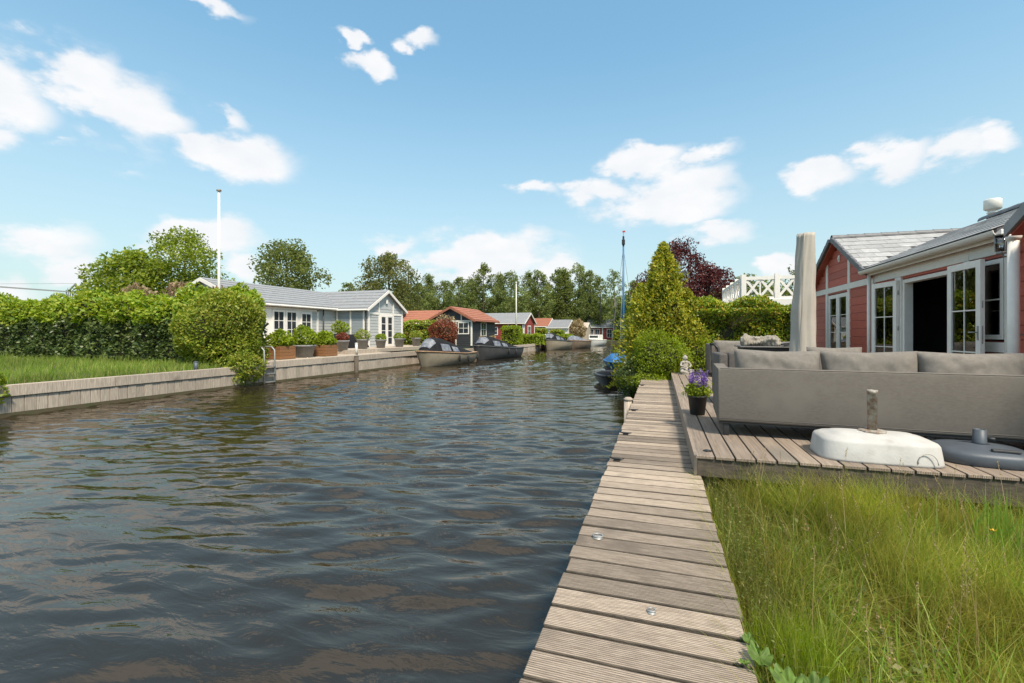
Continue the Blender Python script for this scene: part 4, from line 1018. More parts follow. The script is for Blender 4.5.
# flowering grass stems
sx = []; n = 190
P = np.stack([.5 + 3.0 * RNG.random(n), 1.6 + 2.7 * RNG.random(n), np.full(n, .33)], 1); P = P[P[:, 0] < .66 * P[:, 1] + .3]
hh = .42 + .22 * RNG.random(len(P))
L_SEED = leafmat('seed_heads', [(.20, .14, .06), (.28, .21, .10), (.16, .12, .06)], .2)
o = thing('seed_stems', None, None, (1.5, 3, .24)); o['kind'] = 'stuff'; o['label'] = 'thin brown flowering grass stems above the meadow'
mb = MB(); SD = []
for p, h_ in zip(P, hh):
    lx_, ly_ = RNG.normal(0, .1, 2); tip = (p[0] + lx_, p[1] + ly_, p[2] + h_)
    mb.tube([tuple(p), (p[0] + lx_ * .3, p[1] + ly_ * .3, p[2] + h_ * .55), tip], [.0016, .0012, .0008], 3)
    for j in range(16):
        u = j / 15; SD.append((tip[0] - lx_ * .25 * u + RNG.normal() * .004, tip[1] - ly_ * .25 * u + RNG.normal() * .004, tip[2] - .085 * u))
build('stalks', mb, L_SEED, o, kind='stuff'); leaf_obj('heads', SD, .011, .005, L_SEED, o, kind='stuff')
# bright tuft by the boardwalk, tall leaves at the right, broad leaves at the boardwalk end
o = thing('grass_tuft', 'bright green dense grass tuft growing against the boardwalk edge', 'grass tuft', (.55, 2.12, .24))
n = 1300; P = np.stack([.55 + RNG.normal(0, .075, n), 2.15 + RNG.normal(0, .10, n), np.full(n, .33)], 1)
blades('blades', P, .24 + .13 * RNG.random(n), .0045, L_SHRUB, o, None, .32)
o = thing('iris_clump', 'clump of tall bright green sword leaves before the blue grey parasol base', 'plant', (2.0, 3.62, .33))
n = 170; P = np.stack([2.03 + RNG.normal(0, .12, n), 3.62 + RNG.normal(0, .12, n), np.full(n, .33)], 1)
blades('blades', P, .34 + .26 * RNG.random(n), .013, L_IRIS, o, None, .22, levels=6)
o = thing('sedge_plant', 'arching pale green sedge leaves low in the right of the meadow', 'plant', (1.72, 2.75, .33))
n = 26; P = np.stack([1.72 + RNG.normal(0, .06, n), 2.75 + RNG.normal(0, .06, n), np.full(n, .33)], 1)
blades('blades', P, .36 + .2 * RNG.random(n), .018, L_IRIS, o, None, .45, levels=6)
o = thing('broad_leaf_plant', 'broad scalloped green leaves spilling over the near boardwalk edge', 'plant', (.44, 1.78, .5))
for k, (x, y, z, r_, tx, ty) in enumerate(((.43, 1.80, .625, .062, -.25, .1), (.36, 1.93, .625, .045, -.1, .35), (.50, 1.66, .60, .07, .3, -.2), (.52, 1.85, .58, .06, .3, .3), (.40, 1.66, .63, .04, -.2, -.3), (.34, 2.03, .62, .026, .1, .2), (.30, 1.88, .622, .022, .1, -.2))):
    v_ = [(x, y, z)]; f_ = []; nn = 48
    for j in range(nn):
        a = 2 * PI * j / nn; rr = r_ * (.86 + .16 * abs(math.cos(a * 4.5))) * (1 - .75 * max(0, math.cos(a - k * 1.3)) ** 12)
        for q_, zz in ((.55, .012 * math.cos(a * 9)), (1, .018 + .010 * math.cos(a * 9))): v_.append((x + rr * q_ * math.cos(a), y + rr * q_ * math.sin(a), z + zz * r_ * 14 + tx * rr * q_ * math.cos(a) + ty * rr * q_ * math.sin(a)))
    for j in range(nn):
        a, b_ = 1 + 2 * j, 1 + 2 * ((j + 1) % nn); f_ += [(0, a, b_), (a, a + 1, b_ + 1, b_)]
    build('leaf', MB().add(v_, f_), L_MANT, o, True)
    build('leaf_stalk', MB().tube([(x, y, z - .004), ((x + .5) / 2, (y + 1.78) / 2, z - .06), (.5, 1.78, .25)], .0028, 5), L_MANT, o)
o = thing('buttercup', 'single yellow buttercup flower standing in the meadow grass', 'flower', (1.95, 3.6, .24))
build('stem', MB().tube([(1.95, 3.6, .24), (1.955, 3.59, .5), (1.95, 3.575, .63)], .002, 5), L_GRASS, o)
YEL = M('yellow_petals', (.75, .42, .01), .5)
mb = MB()
for k in range(5):
    a = 2 * PI * k / 5; c, s_ = math.cos(a), math.sin(a)
    mb.add([(1.95, 3.575, .63), (1.95 + .011 * c - .008 * s_, 3.575 + .011 * s_ + .008 * c, .636), (1.95 + .018 * c, 3.575 + .018 * s_, .645), (1.95 + .011 * c + .008 * s_, 3.575 + .011 * s_ - .008 * c, .636)], [(0, 1, 2, 3)])
build('petals', mb, YEL, o)

# ------------------------------------------------------------------ right bank: conifer, shrub, hedge
def conifer():
    o = thing('golden_conifer', 'tall golden green conifer at the end of the boardwalk over the water', 'tree', (.25, 14.4, .5))
    Pl = []; Al = []
    for (ox, oy, z0_, h_, r_, n) in ((.10, 14.4, .42, 4.15, 1.02, 13000), (-.55, 14.2, .35, 3.0, .80, 6500), (.75, 14.3, .4, 2.75, .80, 6500), (.35, 14.0, .4, 3.3, .70, 5000), (-.05, 14.35, 2.0, 2.05, .5, 2200), (.28, 14.5, 1.9, 2.0, .5, 2200), (-.15, 14.9, .4, 3.5, .8, 3500)):
        u = RNG.random(n) ** 1.15; a = RNG.random(n) * 2 * PI; q_ = r_ * 7
        Rr = r_ * (np.maximum(0, 1 - u) ** .66) * (1 + .20 * np.sin(a * 3 + u * 9 + q_) + .16 * np.sin(a * 7 - u * 14 + q_) + .17 * np.sin(u * 26 + a * 3))
        rr = Rr * (1 - np.abs(RNG.normal(0, .17, n))); rr = np.where(RNG.random(n) < .16, Rr * (1.0 + .32 * RNG.random(n) ** 2) + .04, rr)
        Pl.append(np.stack([ox + rr * np.cos(a), oy + rr * np.sin(a), z0_ + u * h_ - .18 * rr], 1)); Al.append(a)
    P = np.vstack(Pl); a = np.concatenate(Al)
    D = np.stack([np.cos(a), np.sin(a), .9 + 0 * a], 1)
    leaf_obj('crown', P, .115, .045, L_GOLD, o, .15, dirs=D)
    mb = MB().tube([(.25, 14.4, .2), (.26, 14.4, 2), (.25, 14.4, 4.4)], [.13, .09, .02], 8)
    rs = random.Random(4)
    for k in range(46):
        u_ = k / 46; a_ = k * 2.4; r_ = 1.2 * (1 - u_) ** .75
        mb.tube([(.25, 14.4, .5 + u_ * 3.7), (.25 + r_ * .6 * math.cos(a_), 14.4 + r_ * .6 * math.sin(a_), .6 + u_ * 3.7), (.25 + r_ * math.cos(a_), 14.4 + r_ * math.sin(a_), .85 + u_ * 3.8)], [.035, .022, .006], 5)
    mb.lathe(.25, 14.4, [(.7, .5), (.72, 1.2), (.5, 2.4), (.22, 3.5), (.02, 4.1)], 12)
    build('trunk', mb, TWIG, o)
conifer()
bush('lime_shrub', 'rounded lime green shrub in front of the golden conifer', 'shrub', (-.02, 13.35, 1.18), (.80, .62, .74), L_SHRUB, 9000, .062, .034, .5, .22, 1.7)
bush('lime_shrub', 'smaller lime green shrub between the round shrub and the hedge', 'shrub', (.98, 14.0, 1.15), (.55, .42, .62), L_SHRUB, 3500, .062, .034, .5, .22, 2.9)
o = bush('ground_cover', 'low bright green creeping plants at the leafy end of the boardwalk', 'ground cover', (-.25, 12.95, .50), (.72, .42, .26), L_SHRUB, 3600, .055, .036, .3, .3, 4.1)
bush('ivy_mound', 'dark green ivy hanging from the bank down to the water beside the boardwalk', 'ivy', (-.62, 13.6, .5), (.55, 1.0, .75), L_IVY, 6500, .06, .045, .2, .3, 5.2)
bush('creeping_plant', 'small green plants between the terrace end and the hedge', 'plant', (1.0, 13.75, .92), (.75, .14, .22), L_SHRUB, 1600, .05, .03, .7, .3, 6.2)
hedge('clipped_hedge', 'glossy green clipped hedge with orange new leaves behind the terrace', 'hedge', .75, 3.66, 14.2, 15.3, .5, 2.72, L_HEDGE, 27000, .085, .05, .20, seed=2.0)

# blue sailing boat and grey dinghy on the right
def hull(mb, L_, B, bow_z, stern_z, draft, cx, cy, ang=0, tf=.85, n=16, full=.55):
    """lofted hull, bow toward -Y in its own frame"""
    secs = []
    for i in range(n + 1):
        u = i / n
        hw = B / 2 * min(1, (u / full)) ** .55 if u < full else B / 2 * (1 - (1 - tf) * ((u - full) / (1 - full)) ** 2)
        hw = max(hw, .015); zt = bow_z + (stern_z - bow_z) * min(1, u * 1.5)
        y0 = -L_ / 2 + u * L_
        rake = .10 * L_ * max(0, 1 - u * 3.2)
        pr = [(hw, zt, 0), (hw * .97, zt * .62, rake * .35), (hw * .80, .06, rake * .75), (hw * .45, -draft * .6, rake * .95), (0, -draft, rake)]
        ring = [(a, y0 + r_, z) for a, z, r_ in pr] + [(-a, y0 + r_, z) for a, z, r_ in pr[-2::-1]]
        secs.append(ring)
    m_ = len(secs[0]); v_ = []; f_ = []
    ca, sa = math.cos(ang), math.sin(ang)
    T = lambda p: (cx + p[0] * ca - p[1] * sa, cy + p[0] * sa + p[1] * ca, p[2])
    for s_ in secs: v_ += [T(p) for p in s_]
    for i in range(n):
        for k in range(m_ - 1): f_.append((i * m_ + k, (i + 1) * m_ + k, (i + 1) * m_ + k + 1, i * m_ + k + 1))
    f_.append(tuple(n * m_ + k for k in range(m_))); f_.append(tuple(range(m_ - 1, -1, -1)))
    mb.add(v_, f_)
    edge = [[T(s_[0]) for s_ in secs], [T(s_[-1]) for s_ in secs]]
    return mb, secs, T, edge
def boat(name, label, x, y, L_, B, bz, sz, hm, trimm, cover=None, windows=True, ang=0, group=None, fend=2, tent=(.12, .95, .62), cabin=None):
    o = thing(name, label, 'boat', (x, y, 0), 0, group)
    mb, secs, T, edge = hull(MB(), L_, B, bz, sz, .3, x, y, ang)
    h_ = build('hull', mb, hm, o, True)
    h_.data.polygons[-1].use_smooth = False; h_.data.polygons[-2].use_smooth = False
    mb = MB()
    for e in edge: mb.tube([(p[0], p[1], p[2] + .015) for p in e], .045, 6)
    mb.tube([(edge[0][-1][0], edge[0][-1][1], edge[0][-1][2] + .015), (edge[1][-1][0], edge[1][-1][1], edge[1][-1][2] + .015)], .045, 6)
    build('gunwale', mb, trimm, o, True)
    # deck
    v_ = []; f_ = []
    for a, b_ in zip(*edge): v_ += [(a[0], a[1], a[2] - .05), (b_[0], b_[1], b_[2] - .05)]
    for i in range(len(edge[0]) - 1): f_.append((2 * i, 2 * i + 2, 2 * i + 3, 2 * i + 1))
    build('deck', MB().add(v_, f_), trimm, o)
    if cover:
        u0, u1, hgt = tent; N_ = 14; K = 9; v_ = []; f_ = []
        for i in range(N_ + 1):
            t_ = i / N_; u = u0 + (u1 - u0) * t_; k0 = min(len(edge[0]) - 1.001, u * (len(edge[0]) - 1)); i0 = int(k0); fr_ = k0 - i0
            A = Vector(edge[0][i0]).lerp(Vector(edge[0][i0 + 1]), fr_); Bp = Vector(edge[1][i0]).lerp(Vector(edge[1][i0 + 1]), fr_)
            prof = min(1, t_ / .16) ** .8 if t_ < .3 else (1 - .92 * ((t_ - .3) / .7) ** 1.15)
            hh_ = hgt * prof + .02
            for k in range(K):
                a_ = k / (K - 1); p = A.lerp(Bp, a_); arch = (1 - abs(2 * a_ - 1) ** 3.2)
                v_.append((p.x, p.y, p.z + .02 + hh_ * arch + .02 * noise.noise(Vector((u * 9, a_ * 5, x)))))
        for i in range(N_):
            for k in range(K - 1): f_.append((i * K + k, (i + 1) * K + k, (i + 1) * K + k + 1, i * K + k + 1))
        cv = build('canopy', MB().add(v_, f_), cover, o, True)
        if windows:
            def pt(t_, a_, lift):
                u = u0 + (u1 - u0) * t_; k0 = min(len(edge[0]) - 1.001, u * (len(edge[0]) - 1)); i0 = int(k0); fr_ = k0 - i0
                A = Vector(edge[0][i0]).lerp(Vector(edge[0][i0 + 1]), fr_); Bp = Vector(edge[1][i0]).lerp(Vector(edge[1][i0 + 1]), fr_)
                prof = min(1, t_ / .16) ** .8 if t_ < .3 else (1 - .92 * ((t_ - .3) / .7) ** 1.15)
                hh_ = hgt * prof + .02; p = A.lerp(Bp, a_); arch = (1 - abs(2 * a_ - 1) ** 3.2)
                return Vector((p.x + lift * .6, p.y - lift * .8, p.z + .02 + hh_ * arch + lift * .5))
            for (ta, tb, aa, ab) in ((.03, .135, .14, .86), (.20, .36, .012, .11), (.40, .52, .012, .09)):
                v_ = []; f_ = []; n_ = 6
                for i in range(n_ + 1):
                    for k in range(n_ + 1): v_.append(pt(ta + (tb - ta) * i / n_, aa + (ab - aa) * k / n_, .035))
                for i in range(n_):
                    for k in range(n_): f_.append((i * (n_ + 1) + k, (i + 1) * (n_ + 1) + k, (i + 1) * (n_ + 1) + k + 1, i * (n_ + 1) + k + 1))
                build('window', MB().add(v_, f_), PLASTW, cv, True)
    for k in range(fend):
        p = edge[0][int((.55 + .16 * k) * (len(edge[0]) - 1))]
        build('fender', MB().lathe(p[0] + .09, p[1], [(.01, p[2] - .50), (.06, p[2] - .46), (.065, p[2] - .16), (.02, p[2] - .10), (.012, p[2])], 8), BLACK, o, True)
    if cabin:
        cw, c0, c1, chh = cabin
        ca, sa = math.cos(ang), math.sin(ang)
        pts = [(-cw, c0), (cw, c0), (cw, c1), (-cw, c1)]
        P2 = [(x + a * ca - b_ * sa, y + a * sa + b_ * ca) for a, b_ in pts]
        cb_ = build('cabin', MB().prism([(p[0], p[1], sz) for p in P2], (0, 0, chh)), trimm, o, bevel=.04)
        build('cabin_window', MB().obox((x, y, sz + chh * .45), (ca, sa, 0), (-sa, ca, 0), (0, 0, 1), (-cw * .8, cw * .8), (c0 - .015, c0 + .02), (0, chh * .38)), FARGLASS, cb_)
    return o
sb_ = boat('sailing_boat', 'small sailing boat under a bright blue cover with tall blue mast', -2.2, 25.9, 4.6, 1.7, .34, .30, BLUE, BLUE, BTARP, False, 0, fend=0, tent=(.0, .98, .42))
build('mast', MB().tube([(-1.9, 25.6, .3), (-1.9, 25.6, 6.6)], [.07, .045], 10), BLUE, sb_, True)
build('masthead', MB().tube([(-1.9, 25.6, 6.601), (-1.9, 25.6, 7.15)], [.055, .05], 8).box(-1.98, -1.82, 25.5, 25.7, 6.7, 6.95), BLACK, sb_)
build('wind_vane', MB().tube([(-1.9, 25.6, 7.151), (-1.9, 25.6, 7.45)], .012, 5).box(-1.95, -1.80, 25.59, 25.61, 7.36, 7.45), REDP, sb_)
for a, b_ in (((-1.9, 25.6, 6.5), (-2.65, 25.9, .6)), ((-1.9, 25.6, 6.5), (-1.15, 25.9, .6)), ((-1.9, 25.6, 6.5), (-1.95, 23.7, .65))):
    build('shroud', MB().tube([a, b_], .010, 4), STEEL, sb_)
boat('dinghy', 'dark grey covered dinghy half hidden behind the ivy at the bank', -1.72, 17.0, 2.5, 1.2, .36, .32, HULLG, HULLG, TARP, False, 0, fend=0, tent=(.0, .98, .08))
# white house with a roof terrace behind the hedge
hb = thing('balcony_house', 'white flat roofed house with criss cross balcony railing behind the hedge', 'house', (8, 25, .5))
bx0, by0, bz = 3.15, 20.5, 3.15
build('wall', MB().box(bx0 + .1, 12, by0 + .1, 28, .5, bz - .25), WHITE, hb)
build('roof_edge', MB().box(bx0, 12.1, by0, 28.1, bz - .248, bz + .08), WHITE, hb, bevel=.02)
build('window_band', MB().box(bx0 + .5, 7.5, by0 + .06, by0 + .099, 2.2, bz - .34), FARGLASS, hb)
def rail(A, B2, nseg):
    A, B2 = Vector(A), Vector(B2); d = (B2 - A) / nseg
    mb = MB()
    for zz, w_ in ((.12, .10), (.92, .13)): mb.bar(A + Vector((0, 0, zz)), B2 + Vector((0, 0, zz)), w_)
    build('rail', mb, WHITE, hb)
    for i in range(nseg + 1):
        p = A + d * i; build('baluster_post', MB().box(p.x - .09, p.x + .09, p.y - .09, p.y + .09, bz + .081, bz + 1.08), WHITE, hb)
    for i in range(nseg):
        p, q_ = A + d * (i + .05), A + d * (i + .95); m1 = (p + q_) / 2
        mb = MB()
        for a, b_ in ((p, m1), (m1, q_)):
            mb.bar(a + Vector((0, 0, .16)), b_ + Vector((0, 0, .88)), .085); mb.bar(a + Vector((0, .004, .88)), b_ + Vector((0, .004, .16)), .08)
        mb.bar(m1 + Vector((0, .002, .16)), m1 + Vector((0, .002, .88)), .05)
        build('lattice', mb, WHITE, hb)
rail((bx0 + .1, by0 + .1, bz), (9.3, by0 + .1, bz), 5); rail((bx0 + .1, 26.5, bz), (bx0 + .1, by0 + .35, bz), 4)
tree('purple_beech', 'taller dark purple leaved tree rising behind the golden conifer', 'tree', 1.35, 36, .5, 8.0, 2.9, 11000, .18, L_BEECH, BARK, 'oval', 21, cb=.1, nc=48, cr=.34)
tree('purple_beech', 'lower reddish purple tree between conifer and white balcony', 'tree', 3.3, 34.4, .5, 5.9, 2.6, 10000, .17, L_BEECH, BARK, 'round', 22, cb=.08, nc=48, cr=.34)
for i, (x, y, H, r_, lab) in enumerate(((7.2, 45, 6.6, 2.4, 'green tree top just above the corner of the white balcony'), (11.6, 44, 7.2, 2.6, 'green tree top showing above the balcony beside the parasol'))):
    tree('garden_tree', lab, 'tree', x, y, .5, H, r_, 2600, .26, L_T2, BARK, 'round', 31 + i, cb=.2, nc=24, cr=.34)

# ------------------------------------------------------------------ left bank: quay walls
def quay(label, ya, yb, ztop, pw=.5, step=.21, cap=.26, xoff=0.0):
    o = thing('quay_wall', label, 'quay wall', (interp(LB, (ya + yb) / 2), (ya + yb) / 2, 0))
    pme = bpy.data.meshes.get('quay_plank_%d' % int(step * 100)) or plank_mesh('quay_plank_%d' % int(step * 100), .05, step - .010, 1.0, QUAY, .004)
    y = ya; k = 0
    while y < yb - step * .5:
        x0, x1 = interp(LB, y), interp(LB, y + step); ang = math.atan2(x1 - x0, step)
        put('plank', pme, o, ((x0 + x1) / 2 + .05 + rd.uniform(-.008, .008), y + step / 2, (ztop - cap) - .5 + rd.uniform(-.012, .0)), (rd.uniform(-.006, .006), 0, -ang)); y += step; k += 1
    y = ya
    while y < yb - .3:
        y2 = min(y + 3.0, yb); x0, x1 = interp(LB, y), interp(LB, y2)
        build('cap_board', MB().add([(x0 + .02, y, ztop - cap + .004), (x0 + .11, y, ztop - cap + .004), (x1 + .11, y2 - .012, ztop - cap + .004), (x1 + .02, y2 - .012, ztop - cap + .004), (x0 - .06, y, ztop), (x0 + .10, y, ztop), (x1 + .10, y2 - .012, ztop), (x1 - .06, y2 - .012, ztop)], [(3, 2, 1, 0), (4, 5, 6, 7), (0, 1, 5, 4), (1, 2, 6, 5), (2, 3, 7, 6), (3, 0, 4, 7)]), QUAY, o, bevel=.01)
        y = y2
    build('waterline_stain', MB().add([(interp(LB, ya) + .085, ya, -.1), (interp(LB, yb) + .085, yb, -.1), (interp(LB, yb) + .085, yb, .085), (interp(LB, ya) + .085, ya, .085)], [(0, 1, 2, 3)]), M('waterline_dirt', (.11, .075, .045), .9, (.07, .075, .03), sc=9) if 'waterline_dirt' not in bpy.data.materials else bpy.data.materials['waterline_dirt'], o)
    return o
quay('pale timber quay wall along the grassy bank before the tall hedge', 2.2, 12.9, .70)
quay('weathered timber quay wall in front of the grey house terrace', 12.92, 27.0, .80, step=.22)
quay('long timber quay wall behind the moored boats to the canal bend', 27.02, 66, .72, step=.60)

# terrace of the grey house
gt = thing('quay_terrace', 'grey timber terrace with a raised step in front of the grey house', 'deck', (-16, 19, .8))
lm = plank_mesh('low_deck_plank', 1, .30, .03, QUAY, .004)
for k in range(8):
    put('plank', lm, gt, (-14.05 - k * .31, 17.2, .785), (0, 0, PI / 2 + .0035), (8.6, 1, 1))
um = plank_mesh('upper_deck_plank', 1, .30, .03, QUAY, .004)
for k in range(15):
    put('plank', um, gt, (-14.75 - k * .31, 23.6, .985), (0, 0, PI / 2), (9.6, 1, 1))
build('riser', MB().box(-14.64, -14.60, 18.8, 28.4, .80, .968), QUAY, gt, bevel=.005)
build('riser', MB().box(-19.1, -14.64, 18.79, 18.82, .80, .968), QUAY, gt, bevel=.005)
build('upper_step', MB().box(-19.1, -16.2, 13.6, 18.7, .82, .97), QUAY, gt, bevel=.01)

# bank grass
n = 30000
x = -13.9 - 22 * RNG.random(n) ** 1.15; y = 2.5 + 10.6 * RNG.random(n)
k_ = (y > .28 * -x + .0) & (x < np.interp(y, [a for a, b_ in [(t_[0], 0) for t_ in LB]], [b_ for a, b_ in LB]) - .12); x, y = x[k_], y[k_]
P = np.stack([x, y, np.full(len(x), .62)], 1)
hh = (.30 + .13 * vnoise(P, .9, 2.0)) * (.6 + .7 * RNG.random(len(x))); hh = np.where(x > -14.6, hh * .7, hh)
tag(blades('bank_grass', P, hh, .017, L_GRASSB, lean=.4, kind='stuff'), 'long bright green grass on the left bank above the quay', kind='stuff')

# ------------------------------------------------------------------ left hedge, shrubs, trees
hedge('ivy_hedge', 'dark ivy covered lower hedge behind the grassy bank', 'hedge', -36, -14.9, 13.15, 14.3, .6, 2.55, L_IVY, 26000, .15, .10, .25, seed=3.0)
lab_l = ['lime green pollard crown directly left of the olive green bush', 'second lime green pollard crown from the olive green bush', 'third lime green pollard crown from the olive green bush', 'lime green pollard crown in the middle of the row below the bright tree', 'lime green pollard crown left of the one below the bright tree', 'lime green pollard crown beside the distant crane mast', 'lime green pollard crown left of the crane mast', 'second lime green pollard crown from the left end of the row', 'leftmost lime green pollard crown of the row']
for i, x in enumerate((-15.9, -17.9, -19.9, -22.0, -24.2, -26.6, -29.0, -31.4, -34.0)):
    bush('lime_pollard', lab_l[i], 'tree', (x, 13.75, 2.78 + .10 * math.sin(i * 2.1)), (1.12, .85, .82 + .12 * math.sin(i * 1.7 + 1)), L_LIME, 3000, .18, .11, .6, .26, i + .3, 'lime pollards above the ivy hedge', core=.7)
bush('bronze_green_bush', 'big rounded olive green bush hanging over the quay beside the grey house', 'bush', (-15.5, 12.7, 1.78), (1.95, 1.2, 1.62), L_BUSH, 27000, .11, .062, .65, .2, 7.7, core=.7)
bush('trailing_ivy', 'trailing plants below the olive green bush down the quay wall', 'ivy', (-13.72, 12.2, .62), (.36, .75, .55), L_BUSH, 2600, .09, .055, .6, .3, 8.8, core=.5)
bush('bank_shrub', 'green shrub hanging over the quay at the left end of the bank', 'shrub', (-14.05, 5.72, .80), (.55, .5, .62), L_SHRUB, 3000, .09, .05, .6, .3, 9.9)
bush('pinkish_shrub', 'pinkish leaved shrub behind the hedge below the bright tree', 'shrub', (-26.4, 17.0, 3.1), (1.5, .9, 1.15), L_PINK, 2400, .2, .12, .6, .3, 1.2)
bush('pinkish_shrub', 'second pinkish leaved shrub behind the hedge, nearer the flagpole', 'shrub', (-23.4, 17.2, 3.2), (1.1, .8, 1.15), L_PINK, 1800, .2, .12, .6, .3, 2.2)
bush('gable_creeper', 'reddish green creeper covering the end gable of the grey house', 'creeper', (-20.4, 16.3, 2.9), (1.5, .45, 1.0), L_RED, 2600, .16, .1, .6, .3, 3.3, core=.5)
bush('gable_creeper', 'green part of the creeper beside the flagpole', 'creeper', (-18.9, 15.9, 2.7), (.8, .4, 1.2), L_BUSH, 1500, .16, .1, .6, .3, 3.9, core=.5)
fpole = thing('flagpole', 'tall white flagpole rising behind the olive green bush', 'flagpole', (-18.5, 15.1, .7))
build('pole', MB().tube([(-18.5, 15.1, .7), (-18.5, 15.1, 8.1)], [.07, .045], 12), WHITE, fpole, True)
build('cap', MB().lathe(-18.5, 15.1, [(.05, 8.1), (.10, 8.11), (.10, 8.16), (.05, 8.19)], 12), RUST, fpole)
tree('bright_tree', 'bright fresh green tree with the lower broad crown above the hedge', 'tree', -45.0, 28.4, .6, 8.4, 3.9, 10000, .32, L_T1, BARK, 'round', 41, cb=.12, nc=60, cr=.36)
tree('bright_tree', 'bright fresh green tree with the taller loose crown left of the flagpole', 'tree', -43.7, 32.1, .6, 11.0, 4.3, 10000, .28, L_T1, BARK, 'oval', 42, cb=.12, nc=64, cr=.30)
tree('broad_tree', 'mid green broad tree standing behind the grey house ridge', 'tree', -44.6, 45.4, .6, 12.6, 5.0, 10000, .36, L_T2, BARK, 'oval', 43, cb=.08, nc=60, cr=.32)
tree('airy_tree', 'airy olive green tree behind the gable of the grey house', 'tree', -34.6, 52.8, .6, 11.8, 5.0, 9000, .32, L_T3, BARK, 'round', 44, cb=.08, nc=66, cr=.28)
for i, (x, y, H, lab) in enumerate(((-48, 62, 9.6, 'small distant tree over the grey roof just right of the broad tree'), (-44, 64, 10.0, 'small distant tree over the grey roof left of the airy tree'))):
    tree('distant_tree', lab, 'tree', x, y, .6, H, 2.6, 1600, .42, L_T2, BARK, 'oval', 50 + i, cb=.15, nc=22, cr=.34)
# far strip of woodland at the left and behind everything
def woods(name, label, pts, H, n, seed, mat=L_FAR):
    rg = np.random.default_rng(seed); pts = np.array(pts); u = rg.random(n) * (len(pts) - 1); i0 = u.astype(int); f = u - i0
    base_ = pts[i0] * (1 - f)[:, None] + pts[np.minimum(i0 + 1, len(pts) - 1)] * f[:, None]
    hmax = H * (.70 + .30 * np.sin(u * 19 + seed) * np.sin(u * 7.3) + .10 * np.sin(u * 43))
    z = .3 + hmax * rg.random(n) ** .8; d = rg.normal(0, 1.6, n)
    P = np.stack([base_[:, 0] + d * .5 + rg.normal(0, .6, n), base_[:, 1] + d, z], 1)
    o = leaf_obj(name, P, 1.0, .62, mat, None, .3, 'stuff', rng=rg); tag(o, label, kind='stuff')
woods('woodland', 'far low woodland along the horizon behind the left hedge', [(-190, 60), (-150, 80), (-110, 95), (-75, 100)], 7.6, 9000, 3)
woods('woodland', 'dense dark undergrowth and wood between the trees of the far row', [(-75, 100), (-50, 98), (-30, 101), (-14, 106), (2, 108), (20, 100), (45, 80)], 11.2, 42000, 4)
woods('woodland', 'far woodland strip behind the right bank', [(45, 80), (80, 60), (130, 30)], 7.5, 5000, 5)
# tall row behind the far houses
ROWLAB = ['tall green tree of the far row, %s' % s_ for s_ in ('half hidden behind the airy tree', 'just right of the airy tree', 'above the left wing of the orange roof', 'above the middle of the long orange roof', 'above the ridge of the black gabled house', 'above the right slope of the orange roofed house', 'two left of the short white flagpole', 'left beside the short white flagpole', 'behind the short white flagpole top', 'right beside the short white flagpole', 'above the right end of the red house', 'above the orange roofed cottage', 'above the white house roof', 'above the dry reeds', 'left neighbour of the first slim birch', '', '', 'right of the second birch beside the golden conifer')]
row = [(405, 92, 11.2), (418, 90, 11.0), (432, 94, 12.6), (446, 96, 12.2), (459, 92, 11.8), (474, 95, 13.0), (486, 92, 14.2), (500, 94, 14.0), (513, 90, 13.9), (527, 94, 14.4), (541, 92, 14.6), (555, 95, 15.0), (567, 92, 15.1), (578, 94, 14.4), (588, 91, 14.2), (601, 88, 13.2), (616, 85, 12.6), (634, 82, 11.4)]
for i, (px, t_, H) in enumerate(row):
    cx = (px - 512) / FPX; x, y = t_ * (-SN + cx * CS), t_ * (CS + cx * SN)
    airy = i in (15, 16); px_j = rd.uniform(-3, 3); H *= rd.uniform(.94, 1.09); cx += px_j / FPX; x, y = t_ * (-SN + cx * CS), t_ * (CS + cx * SN)
    tree('row_tree' if not airy else 'birch', ('slim birch with sparse crown and pale stem, %s' % ('left of the blue mast' if i == 15 else 'right behind the blue mast')) if airy else ROWLAB[i], 'tree', x, y, .55, H, rd.uniform(3.3, 4.4) if not airy else 2.4, 4800 if not airy else 1700, .36 if not airy else .34, L_FAR if i % 3 else L_T2, BARK if not airy else BIRCH, ('oval', 'round', 'poplar', 'oval', 'round')[i % 5] if not airy else 'oval', 60 + i, None if airy else 'tall trees in the far row', cb=.06 if not airy else .22, nc=60, cr=.27 if not airy else .28)
# construction crane on the horizon
o = thing('crane', 'thin grey crane with long horizontal jib far behind the left hedge', 'crane', (-119.5, 63, .6))
mb = MB(); X0, Y0 = -119.5, 63.0
for dx in (-.35, .35):
    for dy in (-.35, .35): mb.bar((X0 + dx, Y0 + dy, .6), (X0 + dx, Y0 + dy, 11.0), .14)
for k in range(8): mb.bar((X0 - .35, Y0 - .35, .8 + k * 1.2), (X0 + .35, Y0 - .35, 2.0 + k * 1.2), .10)
build('mast', mb, STEEL, o)
build('jib', MB().bar((X0, Y0, 10.6), (-129, 38, 11.4), .26).bar((X0, Y0, 10.9), (X0 + 1.2, Y0 + .5, 12.4), .22).bar((X0 + 1.2, Y0 + .5, 12.4), (-124, 52, 11.3), .06), STEEL, o)

